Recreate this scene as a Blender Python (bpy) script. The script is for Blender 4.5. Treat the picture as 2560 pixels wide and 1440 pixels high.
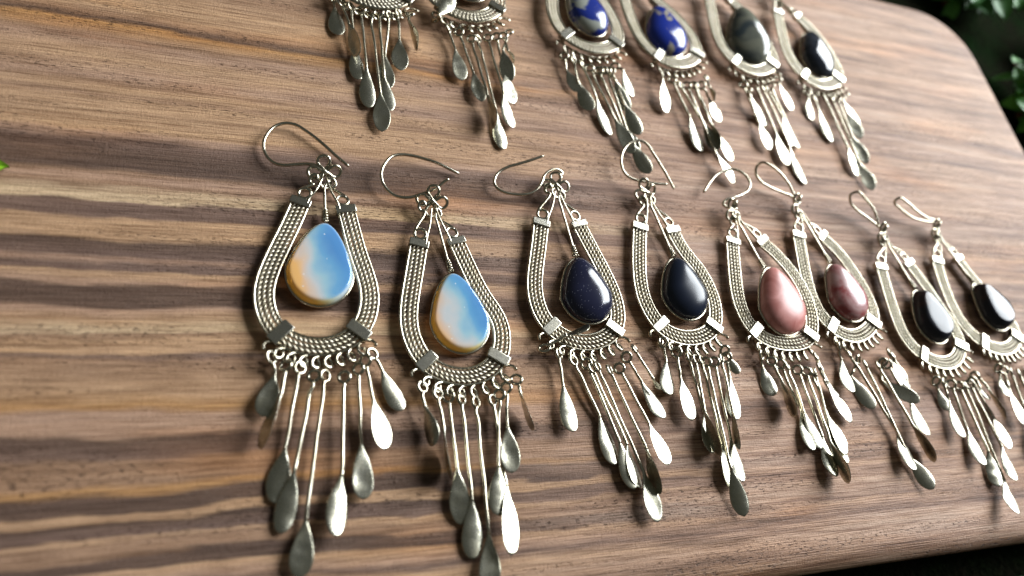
import bpy, bmesh, math, random
import numpy as np
from mathutils import Vector, Matrix

# ------------------------------------------------------------------ scene, camera, light
for o in list(bpy.data.objects): bpy.data.objects.remove(o)
S = bpy.context.scene
COL = S.collection
MM = 0.001                                   # all tables below are in millimetres on the board top (z = 0)

cam = bpy.data.cameras.new('camera'); camo = bpy.data.objects.new('camera', cam); COL.objects.link(camo)
cam.sensor_width = 36.0; cam.lens = 25.03; cam.clip_start = 0.005; cam.clip_end = 100.0
camo.matrix_world = Matrix(((0.930612, -0.033567, -0.364464, -0.070531),
                            (-0.131426, 0.898726, -0.418352, -0.080960),
                            (0.341596, 0.437223, 0.831954, 0.161000),
                            (0, 0, 0, 1)))
cam.dof.use_dof = True; cam.dof.focus_distance = 0.194; cam.dof.aperture_fstop = 8.0
S.camera = camo

w = bpy.data.worlds.new('World'); S.world = w; w.use_nodes = True
bg = w.node_tree.nodes['Background']; bg.inputs[0].default_value = (0.95, 1.0, 0.88, 1); bg.inputs[1].default_value = 0.08

# one large soft light: the open side of the shelter, beyond the upper right of the board
ld = bpy.data.lights.new('open_side', 'AREA'); ld.shape = 'RECTANGLE'; ld.size = 1.67; ld.size_y = 1.33
ld.energy = 166.0; ld.color = (0.92, 0.97, 1.0)
lo = bpy.data.objects.new('open_side', ld); COL.objects.link(lo)
az, el, dist = math.radians(24), math.radians(30), 2.5
lo.location = Vector((math.cos(az)*math.cos(el), math.sin(az)*math.cos(el), math.sin(el)))*dist
lo.rotation_euler = (-lo.location).to_track_quat('-Z', 'Y').to_euler()

S.view_settings.view_transform = 'Standard'; S.view_settings.look = 'None'
S.view_settings.exposure = 0.0; S.view_settings.gamma = 1.0
S.view_settings.use_curve_mapping = False
S.render.engine = 'CYCLES'

EARRINGS = {
 'E1': {"frame":[[-55.53,20.77,1.95],[-56.24,18.73,1.95],[-56.97,16.7,1.95],[-57.73,14.68,1.95],[-58.51,12.67,1.95],[-59.3,10.67,1.95],[-60.1,8.66,1.95],[-60.88,6.65,1.95],[-61.64,4.63,1.95],[-62.35,2.6,1.95],[-62.98,0.55,1.95],[-63.48,-1.52,1.95],[-63.78,-3.61,1.95],[-63.83,-5.71,1.95],[-63.59,-7.79,1.95],[-63.08,-9.82,1.95],[-62.3,-11.75,1.95],[-61.23,-13.51,1.95],[-59.87,-15.02,1.95],[-58.25,-16.25,1.95],[-56.4,-17.17,1.95],[-54.42,-17.77,1.95],[-52.35,-18.04,1.95],[-50.26,-18.0,1.95],[-48.19,-17.64,1.95],[-46.22,-16.97,1.95],[-44.41,-15.99,1.95],[-42.85,-14.69,1.95],[-41.58,-13.11,1.95],[-40.59,-11.31,1.95],[-39.86,-9.35,1.95],[-39.38,-7.31,1.95],[-39.15,-5.22,1.95],[-39.19,-3.11,1.95],[-39.46,-1.01,1.95],[-39.9,1.08,1.95],[-40.44,3.16,1.95],[-41.02,5.23,1.95],[-41.56,7.32,1.95],[-42.06,9.41,1.95],[-42.5,11.52,1.95],[-42.92,13.64,1.95],[-43.32,15.75,1.95],[-43.74,17.87,1.95],[-44.07,19.56,1.95]],"clamps":[0.411,0.6256],"caps":[[-55.03,22.56,1.95],[-44.26,21.14,1.95]],"knot":[-49.35,30.34,3.0],"ktilt":48,"krot":12,"hook":[[-42.67,34.35,1.0],[-46.03,37.09,1.4],[-49.34,40.35,1.6],[-53.85,44.11,1.7],[-56.25,45.55,1.8],[-58.66,45.7,2.0],[-61.31,44.54,2.0],[-63.33,41.97,2.0],[-64.43,38.78,1.8],[-64.24,36.35,1.6],[-63.07,33.93,1.6],[-61.51,32.52,1.8],[-59.81,31.89,2.2],[-56.98,31.98,2.8],[-52.94,32.25,3.2],[-51.2,31.79,3.4],[-50.02,30.68,3.2],[-50.04,28.89,2.6],[-51.13,27.96,2.2]],"stone":[[-49.43,15.03,2.0],[-51.83,-7.38,2.0]],"sw":7.9,"stype":"opal","dang":[[[-62.03,-20.85,2.4],[-61.19,-24.63,1.35],[-63.42,-34.32,1.65],[0.004,0.03,1.0],-0.35],[[-58.89,-22.81,2.4],[-59.91,-29.58,3.06],[-63.97,-41.76,3.06],[-0.802,0.267,0.534],-0.36],[[-55.86,-23.39,2.4],[-58.91,-41.11,1.45],[-61.18,-52.64,0.96],[-0.07,-0.028,0.997],0.26],[[-52.81,-25.38,2.4],[-57.05,-46.24,2.06],[-59.65,-58.95,0.96],[-0.004,-0.086,0.996],0.15],[[-50.36,-25.41,2.4],[-54.71,-56.44,1.55],[-56.28,-67.87,1.33],[0.043,-0.025,0.999],-0.14],[[-46.05,-25.74,2.4],[-47.2,-47.57,2.05],[-49.34,-60.68,3.42],[0.284,0.053,0.957],0.45],[[-42.77,-23.78,2.4],[-42.64,-40.75,1.65],[-42.98,-53.39,1.68],[0.131,-0.001,0.991],-0.22],[[-41.06,-21.77,2.4],[-39.68,-30.83,2.15],[-37.82,-43.14,2.88],[0.376,0.111,0.92],-0.42],[[-39.33,-20.01,2.4],[-37.18,-23.59,1.75],[-32.97,-33.78,1.13],[0.109,-0.016,0.994],0.4]]},
 'E2': {"frame":[[-25.59,10.68,1.95],[-26.04,8.61,1.95],[-26.49,6.54,1.95],[-26.94,4.48,1.95],[-27.4,2.41,1.95],[-27.87,0.35,1.95],[-28.34,-1.72,1.95],[-28.8,-3.79,1.95],[-29.22,-5.86,1.95],[-29.57,-7.94,1.95],[-29.8,-10.02,1.95],[-29.85,-12.09,1.95],[-29.68,-14.16,1.95],[-29.26,-16.18,1.95],[-28.6,-18.14,1.95],[-27.71,-19.99,1.95],[-26.57,-21.65,1.95],[-25.16,-23.07,1.95],[-23.5,-24.21,1.95],[-21.64,-25.05,1.95],[-19.66,-25.59,1.95],[-17.62,-25.83,1.95],[-15.57,-25.75,1.95],[-13.57,-25.35,1.95],[-11.68,-24.62,1.95],[-9.96,-23.56,1.95],[-8.5,-22.21,1.95],[-7.33,-20.58,1.95],[-6.48,-18.75,1.95],[-5.92,-16.78,1.95],[-5.64,-14.75,1.95],[-5.64,-12.72,1.95],[-5.97,-10.75,1.95],[-6.61,-8.87,1.95],[-7.5,-7.07,1.95],[-8.5,-5.29,1.95],[-9.47,-3.45,1.95],[-10.35,-1.54,1.95],[-11.15,0.43,1.95],[-11.88,2.42,1.95],[-12.58,4.42,1.95],[-13.26,6.43,1.95],[-13.92,8.44,1.95],[-14.58,10.46,1.95],[-15.1,12.07,1.95]],"clamps":[0.3744,0.6119],"caps":[[-25.56,12.27,1.95],[-15.57,13.84,1.95]],"knot":[-21.01,24.0,3.0],"ktilt":40,"krot":-8,"hook":[[-11.63,35.37,1.0],[-14.44,36.31,1.5],[-17.88,37.55,2.0],[-21.9,38.52,2.2],[-25.25,38.96,2.4],[-27.94,38.88,2.6],[-30.65,38.01,2.8],[-33.1,35.24,3.0],[-34.37,32.11,2.9],[-34.29,29.69,2.6],[-33.14,27.14,2.4],[-31.33,25.52,2.3],[-28.86,24.84,2.4],[-26.65,25.03,2.6],[-24.07,26.02,2.9],[-21.49,26.96,3.3],[-19.14,28.32,3.6],[-17.5,29.81,4.2],[-16.2,30.65,4.6]],"stone":[[-17.45,2.32,2.0],[-15.78,-19.46,2.0]],"sw":7.6,"stype":"opal","dang":[[[-27.84,-28.45,2.4],[-27.75,-33.01,2.86],[-26.63,-42.9,2.86],[-0.878,-0.1,0.469],0.36],[[-24.17,-30.17,2.4],[-23.73,-39.93,3.45],[-23.06,-50.69,3.45],[-0.993,-0.062,-0.096],-0.26],[[-21.67,-30.93,2.4],[-21.03,-48.44,1.75],[-21.2,-60.37,0.8],[-0.072,-0.078,0.994],-0.28],[[-18.44,-31.71,2.4],[-18.33,-54.94,1.97],[-18.98,-67.92,0.98],[0.018,-0.077,0.997],0.24],[[-14.93,-32.51,2.4],[-15.23,-64.59,1.55],[-16.14,-75.33,1.4],[-0.045,-0.01,0.999],-0.18],[[-8.6,-30.74,2.4],[-11.07,-48.83,2.05],[-12.59,-59.45,2.78],[0.054,0.061,0.997],0.11],[[-10.51,-32.14,2.4],[-9.43,-52.21,1.65],[-11.15,-68.22,3.97],[0.27,0.11,0.957],-0.38],[[-6.63,-29.08,2.4],[-7.42,-38.33,2.15],[-7.96,-49.98,2.29],[0.018,0.011,1.0],-0.33],[[-3.53,-26.9,2.4],[-3.4,-30.44,3.37],[-1.12,-40.32,3.37],[-0.965,-0.222,-0.142],-0.11]]},
 'E3': {"frame":[[10.91,19.83,1.95],[10.4,17.81,1.95],[9.88,15.79,1.95],[9.35,13.79,1.95],[8.8,11.78,1.95],[8.23,9.78,1.95],[7.66,7.78,1.95],[7.11,5.78,1.95],[6.58,3.77,1.95],[6.14,1.74,1.95],[5.8,-0.29,1.95],[5.64,-2.34,1.95],[5.67,-4.38,1.95],[5.93,-6.4,1.95],[6.44,-8.35,1.95],[7.22,-10.19,1.95],[8.29,-11.87,1.95],[9.63,-13.34,1.95],[11.21,-14.57,1.95],[12.97,-15.52,1.95],[14.87,-16.2,1.95],[16.85,-16.57,1.95],[18.86,-16.62,1.95],[20.86,-16.36,1.95],[22.81,-15.81,1.95],[24.66,-14.99,1.95],[26.33,-13.91,1.95],[27.73,-12.56,1.95],[28.81,-10.95,1.95],[29.55,-9.14,1.95],[29.97,-7.19,1.95],[30.13,-5.17,1.95],[30.08,-3.13,1.95],[29.84,-1.09,1.95],[29.45,0.94,1.95],[28.95,2.95,1.95],[28.38,4.95,1.95],[27.76,6.93,1.95],[27.12,8.91,1.95],[26.47,10.88,1.95],[25.8,12.85,1.95],[25.14,14.82,1.95],[24.47,16.79,1.95],[23.8,18.76,1.95],[23.27,20.34,1.95]],"clamps":[0.3744,0.6164],"caps":[[11.35,21.78,1.95],[22.76,22.05,1.95]],"knot":[17.52,33.14,3.0],"ktilt":8,"krot":-4,"hook":[[14.46,42.3,4.5],[10.91,40.84,4.0],[6.83,39.4,3.4],[2.82,38.0,2.8],[0.36,36.42,2.4],[-1.22,34.38,2.2],[-1.59,32.5,2.0],[-0.83,30.82,2.0],[1.18,29.71,2.0],[3.89,29.32,2.0],[6.6,29.32,2.2],[9.45,30.04,2.4],[11.61,31.61,2.7],[13.07,33.8,3.0],[14.18,36.05,3.2],[15.58,37.44,3.4],[17.43,38.47,3.4],[19.24,38.68,3.2],[20.56,37.95,2.8],[19.63,36.5,2.4]],"stone":[[20.29,9.09,2.0],[21.72,-10.84,2.0]],"sw":7.2,"stype":"goldstone","dang":[[[5.56,-18.47,2.4],[10.85,-15.92,4.6],[18.55,-12.75,5.2],[-0.356,0.762,0.541],0.26],[[9.46,-20.04,2.4],[9.43,-28.23,1.8],[9.58,-40.86,2.4],[0.019,0.047,0.999],0.28],[[13.35,-21.85,2.4],[18.5,-36.5,1.35],[20.4,-49.47,1.35],[0.159,0.023,0.987],0.4],[[16.96,-22.77,2.4],[22.64,-43.54,1.8],[24.11,-55.84,2.08],[0.006,0.023,1.0],0.12],[[18.41,-23.9,2.4],[25.03,-47.58,1.78],[26.16,-55.72,1.78],[0.464,0.064,0.884],0.39],[[20.13,-23.69,2.4],[27.88,-52.03,1.8],[28.78,-64.16,2.09],[0.048,0.027,0.998],-0.13],[[23.57,-24.62,2.4],[29.27,-46.48,3.14],[30.73,-57.69,3.14],[-0.985,-0.129,0.116],-0.27],[[26.61,-24.19,2.4],[32.35,-39.04,1.8],[34.46,-50.76,3.5],[0.17,0.171,0.97],-0.23],[[29.57,-20.98,2.4],[33.69,-28.48,1.35],[37.8,-38.07,1.86],[0.131,0.108,0.985],0.45],[[32.65,-18.63,2.4],[35.59,-27.16,3.41],[38.02,-30.61,3.41],[-0.813,-0.571,-0.11],-0.19]]},
 'E4': {"frame":[[43.92,21.01,1.95],[43.38,19.02,1.95],[42.83,17.03,1.95],[42.3,15.03,1.95],[41.78,13.04,1.95],[41.28,11.03,1.95],[40.81,9.02,1.95],[40.39,7.01,1.95],[40.03,4.98,1.95],[39.75,2.94,1.95],[39.59,0.9,1.95],[39.58,-1.14,1.95],[39.76,-3.16,1.95],[40.15,-5.14,1.95],[40.75,-7.07,1.95],[41.52,-8.93,1.95],[42.5,-10.64,1.95],[43.73,-12.13,1.95],[45.23,-13.33,1.95],[46.96,-14.22,1.95],[48.85,-14.79,1.95],[50.84,-15.05,1.95],[52.86,-15.04,1.95],[54.86,-14.76,1.95],[56.8,-14.21,1.95],[58.6,-13.39,1.95],[60.2,-12.28,1.95],[61.51,-10.88,1.95],[62.52,-9.23,1.95],[63.23,-7.38,1.95],[63.69,-5.42,1.95],[63.9,-3.41,1.95],[63.89,-1.38,1.95],[63.67,0.65,1.95],[63.29,2.66,1.95],[62.75,4.63,1.95],[62.06,6.54,1.95],[61.19,8.35,1.95],[60.19,10.05,1.95],[59.13,11.72,1.95],[58.15,13.43,1.95],[57.33,15.24,1.95],[56.66,17.16,1.95],[56.09,19.14,1.95],[55.68,20.74,1.95]],"clamps":[0.379,0.6119],"caps":[[44.56,23.09,1.95],[55.44,23.02,1.95]],"knot":[48.67,33.72,3.0],"ktilt":40,"krot":20,"hook":[[59.25,35.64,3.5],[57.51,40.25,4.0],[55.53,44.69,4.4],[53.94,48.35,4.6],[52.2,51.52,4.8],[50.05,52.5,4.8],[47.14,51.75,4.6],[44.24,49.41,4.2],[42.3,45.99,3.8],[41.8,42.79,3.4],[42.45,40.1,3.2],[44.42,38.47,3.1],[47.04,37.78,3.1],[50.61,37.37,3.2],[53.72,37.08,3.4],[56.94,37.13,3.6]],"stone":[[53.26,10.56,2.0],[53.66,-9.35,2.0]],"sw":6.9,"stype":"black","dang":[[[42.23,-16.67,2.4],[42.66,-21.56,1.35],[41.05,-31.72,1.76],[0.124,0.02,0.992],0.45],[[45.99,-19.56,2.4],[45.69,-26.96,1.8],[45.5,-39.27,2.48],[0.05,0.054,0.997],-0.12],[[49.62,-21.02,2.4],[50.81,-38.0,1.35],[50.15,-48.15,1.35],[0.226,-0.015,0.974],0.08],[[51.86,-21.75,2.4],[50.25,-42.15,3.43],[50.93,-49.34,3.43],[-0.995,-0.093,0.028],-0.05],[[53.7,-22.0,2.4],[54.16,-47.05,1.35],[53.88,-57.94,1.35],[0.035,-0.001,0.999],-0.35],[[55.2,-22.49,2.4],[53.56,-55.0,3.42],[55.3,-64.81,1.66],[-0.301,-0.219,0.928],0.38],[[57.96,-22.5,2.4],[57.58,-45.0,1.35],[56.8,-56.25,2.38],[0.089,0.085,0.992],0.45],[[60.77,-21.53,2.4],[58.45,-41.55,3.36],[57.72,-47.94,3.36],[-0.965,0.11,-0.238],-0.13],[[62.62,-21.04,2.4],[62.78,-26.54,1.35],[61.18,-39.37,1.72],[0.005,0.028,1.0],0.37],[[62.67,-19.05,2.4],[63.49,-20.57,1.8],[65.71,-26.01,2.21],[-0.356,-0.076,0.932],0.05]]},
 'E5': {"frame":[[77.51,18.22,1.95],[77.01,16.21,1.95],[76.51,14.2,1.95],[76.02,12.18,1.95],[75.54,10.16,1.95],[75.07,8.14,1.95],[74.6,6.12,1.95],[74.16,4.1,1.95],[73.76,2.07,1.95],[73.46,0.02,1.95],[73.29,-2.02,1.95],[73.29,-4.07,1.95],[73.49,-6.11,1.95],[73.9,-8.09,1.95],[74.56,-9.98,1.95],[75.5,-11.71,1.95],[76.73,-13.22,1.95],[78.25,-14.45,1.96],[80.0,-15.4,1.99],[81.9,-16.11,2.05],[83.88,-16.58,2.13],[85.92,-16.84,2.24],[87.97,-16.91,2.37],[90.01,-16.76,2.52],[91.95,-16.35,2.69],[93.7,-15.62,2.87],[95.17,-14.51,3.08],[96.3,-13.04,3.29],[97.12,-11.28,3.5],[97.68,-9.35,3.69],[98.03,-7.33,3.85],[98.2,-5.28,3.97],[98.21,-3.22,4.05],[98.08,-1.16,4.1],[97.81,0.88,4.1],[97.41,2.91,4.06],[96.89,4.91,3.95],[96.28,6.89,3.8],[95.58,8.83,3.59],[94.8,10.75,3.35],[93.92,12.62,3.1],[92.94,14.43,2.82],[91.87,16.19,2.53],[90.72,17.92,2.21],[89.78,19.28,1.95]],"clamps":[0.3562,0.5982],"caps":[[78.35,20.32,1.95],[88.43,20.76,1.95]],"knot":[80.35,29.53,3.0],"ktilt":55,"krot":30,"hook":[[71.93,36.63,2.0],[75.29,40.52,2.4],[78.75,43.67,2.8],[82.13,45.45,3.2],[85.88,46.03,3.8],[88.6,44.64,4.2],[90.02,42.4,4.4],[90.14,40.18,4.4],[88.59,37.65,4.2],[85.87,35.87,4.0],[81.54,34.23,3.8],[78.79,33.42,3.4],[77.51,31.94,3.0],[79.17,31.01,2.6]],"stone":[[86.67,8.03,2.0],[87.99,-14.05,2.0]],"sw":7.0,"stype":"pink","dang":[[[75.31,-20.53,2.4],[75.44,-23.31,1.35],[76.65,-32.64,1.35],[-0.153,-0.02,0.988],0.34],[[78.41,-22.35,2.4],[79.19,-31.18,3.4],[79.66,-39.79,3.4],[-0.985,-0.054,-0.163],0.04],[[81.3,-23.27,2.4],[84.97,-40.22,1.35],[84.14,-49.3,2.46],[0.046,0.117,0.992],0.45],[[83.76,-23.97,2.4],[86.35,-42.54,1.8],[87.7,-48.93,1.92],[0.044,0.028,0.999],0.1],[[87.15,-25.14,2.4],[89.68,-44.68,1.35],[88.26,-57.0,3.16],[-0.028,0.149,0.988],0.53],[[90.28,-25.62,2.4],[90.43,-51.92,3.42],[91.3,-59.24,3.42],[-0.987,-0.118,-0.105],0.21],[[92.41,-25.87,2.4],[94.29,-40.11,1.35],[95.05,-51.14,2.6],[0.106,0.119,0.987],-0.39],[[93.72,-26.12,2.4],[93.7,-45.82,1.8],[94.76,-53.43,2.72],[0.079,0.131,0.988],0.53],[[95.86,-24.29,2.4],[98.68,-32.23,1.35],[102.4,-41.5,1.35],[0.137,0.055,0.989],-0.1],[[96.04,-21.02,2.4],[97.64,-28.25,1.8],[100.27,-33.54,1.8],[0.125,0.062,0.99],0.3]]},
 'E6': {"frame":[[106.06,22.5,1.95],[105.69,20.45,1.95],[105.32,18.39,1.95],[104.95,16.34,1.95],[104.57,14.28,1.95],[104.19,12.23,1.95],[103.84,10.17,1.95],[103.51,8.11,1.95],[103.22,6.04,1.95],[102.99,3.97,1.95],[102.86,1.89,1.95],[102.86,-0.18,1.95],[103.03,-2.23,1.95],[103.41,-4.24,1.95],[104.05,-6.15,1.95],[104.97,-7.93,1.95],[106.16,-9.56,1.95],[107.58,-11.0,1.95],[109.19,-12.21,1.95],[110.95,-13.12,1.95],[112.82,-13.66,1.95],[114.77,-13.8,1.95],[116.74,-13.55,1.95],[118.69,-12.98,1.95],[120.59,-12.17,1.95],[122.37,-11.15,1.95],[123.98,-9.93,1.95],[125.31,-8.48,1.95],[126.32,-6.81,1.95],[126.96,-4.95,1.95],[127.26,-2.98,1.95],[127.29,-0.95,1.95],[127.11,1.11,1.95],[126.78,3.16,1.95],[126.33,5.19,1.95],[125.79,7.2,1.95],[125.17,9.19,1.95],[124.48,11.16,1.95],[123.7,13.09,1.95],[122.81,14.96,1.95],[121.77,16.75,1.95],[120.6,18.45,1.95],[119.31,20.06,1.95],[117.94,21.63,1.95],[116.82,22.86,1.95]],"clamps":[0.3836,0.6119],"caps":[[106.95,24.35,1.95],[115.92,24.45,1.95]],"knot":[108.9,34.21,3.0],"ktilt":58,"krot":35,"hook":[[108.38,37.19,4.0],[105.37,40.97,6.0],[101.16,44.34,7.5],[97.35,46.4,8.0],[95.44,47.39,7.5],[94.61,47.27,5.5],[94.57,45.44,4.0],[96.56,43.33,2.8],[100.56,41.46,2.2],[105.29,39.9,2.0],[109.57,37.89,2.2],[109.94,36.09,2.4]],"stone":[[115.51,11.59,2.0],[117.77,-8.75,2.0]],"sw":7.0,"stype":"red","dang":[[[106.72,-17.67,2.4],[106.93,-21.6,1.35],[105.05,-32.72,3.16],[0.003,0.16,0.987],0.59],[[109.84,-20.08,2.4],[118.74,-46.04,1.85],[118.24,-57.05,3.51],[0.047,0.147,0.988],0.45],[[112.59,-22.01,2.4],[110.37,-31.6,1.53],[112.55,-37.74,1.88],[-0.35,-0.071,0.934],0.4],[[114.95,-23.47,2.4],[121.14,-55.37,1.95],[124.6,-62.58,2.43],[-0.326,-0.093,0.941],0.21],[[120.2,-23.98,2.4],[125.4,-46.68,3.18],[127.97,-55.17,3.18],[-0.92,-0.278,-0.277],0.26],[[124.14,-23.52,2.4],[128.59,-34.97,2.05],[128.24,-47.35,4.4],[0.004,0.187,0.982],0.49],[[126.95,-19.59,2.4],[128.0,-21.04,1.65],[128.62,-31.13,2.63],[-0.072,0.092,0.993],-0.29],[[128.06,-20.58,2.4],[129.22,-23.95,2.15],[129.28,-31.59,3.24],[0.025,0.141,0.99],0.59],[[122.51,-23.02,2.4],[126.11,-32.46,1.75],[130.23,-36.38,4.13],[-0.485,0.02,0.874],-0.31]]},
 'E7': {"frame":[[138.59,11.97,1.95],[138.36,9.9,1.95],[138.12,7.84,1.95],[137.87,5.77,1.95],[137.63,3.71,1.95],[137.41,1.64,1.95],[137.21,-0.43,1.95],[137.04,-2.5,1.95],[136.88,-4.57,1.95],[136.77,-6.65,1.95],[136.73,-8.72,1.95],[136.83,-10.77,1.95],[137.13,-12.78,1.95],[137.69,-14.7,1.95],[138.55,-16.49,1.95],[139.71,-18.08,1.95],[141.14,-19.47,1.95],[142.78,-20.64,1.95],[144.58,-21.62,1.95],[146.47,-22.4,1.95],[148.43,-22.94,1.95],[150.43,-23.2,1.95],[152.43,-23.14,1.95],[154.39,-22.75,1.95],[156.26,-22.02,1.95],[157.98,-21.0,1.95],[159.51,-19.69,1.95],[160.77,-18.16,1.95],[161.7,-16.43,1.95],[162.26,-14.57,1.95],[162.42,-12.62,1.95],[162.23,-10.64,1.95],[161.77,-8.66,1.95],[161.17,-6.69,1.95],[160.5,-4.72,1.95],[159.83,-2.76,1.95],[159.16,-0.78,1.95],[158.5,1.19,1.95],[157.84,3.16,1.95],[157.16,5.12,1.95],[156.45,7.07,1.95],[155.67,8.99,1.95],[154.82,10.88,1.95],[153.9,12.75,1.95],[153.14,14.23,1.95]],"clamps":[0.3836,0.6347],"caps":[[139.01,13.5,1.95],[152.14,15.98,1.95]],"knot":[144.51,25.35,3.0],"ktilt":58,"krot":35,"hook":[[143.22,28.36,4.0],[141.22,33.1,6.0],[137.16,36.61,7.5],[133.66,38.9,8.0],[132.28,38.83,6.5],[133.17,36.81,4.5],[136.73,34.45,3.2],[141.1,31.96,2.6],[144.44,29.4,2.4],[145.72,28.17,2.4]],"stone":[[150.53,3.25,2.0],[152.69,-16.19,2.0]],"sw":6.6,"stype":"facet","dang":[[[142.85,-29.46,2.4],[143.61,-31.6,1.4],[144.28,-39.17,1.4],[-0.322,-0.028,0.946],0.07],[[146.21,-30.06,2.4],[145.84,-38.02,1.85],[144.14,-48.31,3.28],[-0.029,0.143,0.989],0.45],[[149.23,-30.66,2.4],[149.73,-47.03,1.45],[148.6,-57.32,3.06],[-0.068,0.162,0.985],0.45],[[152.65,-31.27,2.4],[154.14,-53.57,1.95],[152.74,-63.78,1.95],[-0.245,0.033,0.969],0.41],[[155.65,-31.32,2.4],[156.7,-61.22,1.55],[151.28,-72.27,5.0],[0.009,0.294,0.956],0.59],[[157.86,-30.8,2.4],[161.06,-51.87,2.05],[158.13,-62.71,3.92],[-0.03,0.177,0.984],0.45],[[159.64,-29.71,2.4],[163.84,-44.46,1.65],[163.54,-52.9,2.56],[-0.012,0.107,0.994],-0.15],[[161.77,-28.04,2.4],[162.49,-31.36,2.15],[163.93,-36.38,2.93],[-0.068,0.134,0.989],0.39],[[163.26,-27.49,2.4],[165.64,-35.58,2.89],[167.15,-43.31,2.89],[-0.788,-0.154,-0.597],0.01]]},
 'E8': {"frame":[[168.16,16.06,1.95],[167.72,14.02,1.95],[167.31,11.97,1.95],[166.94,9.92,1.95],[166.64,7.86,1.95],[166.42,5.78,1.95],[166.27,3.7,1.95],[166.19,1.62,1.95],[166.19,-0.47,1.95],[166.29,-2.54,1.95],[166.54,-4.59,1.95],[166.99,-6.59,1.95],[167.67,-8.51,1.95],[168.59,-10.32,1.95],[169.76,-11.99,1.95],[171.13,-13.5,1.95],[172.69,-14.84,1.95],[174.39,-15.98,1.95],[176.22,-16.91,1.95],[178.14,-17.6,1.95],[180.12,-18.01,1.95],[182.15,-18.13,1.95],[184.17,-17.96,1.95],[186.16,-17.51,1.95],[188.07,-16.78,1.95],[189.84,-15.8,1.95],[191.38,-14.57,1.95],[192.58,-13.09,1.95],[193.32,-11.42,1.95],[193.54,-9.61,1.95],[193.26,-7.75,1.95],[192.59,-5.89,1.95],[191.68,-4.06,1.95],[190.64,-2.27,1.95],[189.53,-0.5,1.95],[188.4,1.26,1.95],[187.27,3.02,1.95],[186.17,4.79,1.95],[185.09,6.58,1.95],[184.05,8.39,1.95],[183.07,10.23,1.95],[182.15,12.1,1.95],[181.31,14.0,1.95],[180.52,15.94,1.95],[179.92,17.49,1.95]],"clamps":[0.3881,0.6164],"caps":[[169.14,18.5,1.95],[179.38,20.17,1.95]],"knot":[173.32,29.03,3.0],"ktilt":55,"krot":35,"hook":[[175.35,32.77,4.0],[168.3,32.99,5.0],[162.94,34.97,6.0],[158.81,38.16,6.5],[155.57,39.41,6.5],[155.01,38.87,5.0],[158.54,37.31,3.4],[163.82,34.36,2.6],[169.37,33.14,2.4],[175.05,32.91,2.6]],"stone":[[181.96,6.96,2.0],[188.05,-10.72,2.0]],"sw":6.6,"stype":"facet","dang":[[[174.94,-25.29,2.4],[175.95,-27.26,1.35],[174.61,-35.3,2.25],[-0.07,0.122,0.99],0.45],[[177.51,-26.01,2.4],[176.54,-34.49,1.91],[175.03,-45.27,2.69],[0.016,0.069,0.997],-0.08],[[180.82,-26.63,2.4],[180.22,-44.05,1.57],[176.87,-55.1,4.1],[-0.061,0.24,0.969],0.45],[[184.57,-27.26,2.4],[184.59,-50.97,2.14],[180.65,-61.91,3.26],[-0.034,0.114,0.993],0.08],[[187.9,-27.29,2.4],[186.88,-59.06,1.8],[179.34,-70.78,5.73],[-0.059,0.351,0.934],0.59],[[190.38,-26.72,2.4],[193.63,-48.98,1.46],[188.09,-60.65,4.28],[-0.061,0.262,0.963],0.45],[[192.43,-25.55,2.4],[195.57,-41.31,2.03],[195.6,-50.15,2.4],[-0.012,0.042,0.999],0.43],[[194.9,-23.75,2.4],[196.27,-27.13,1.69],[196.99,-32.59,2.8],[-0.072,0.191,0.979],0.4]]},
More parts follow.
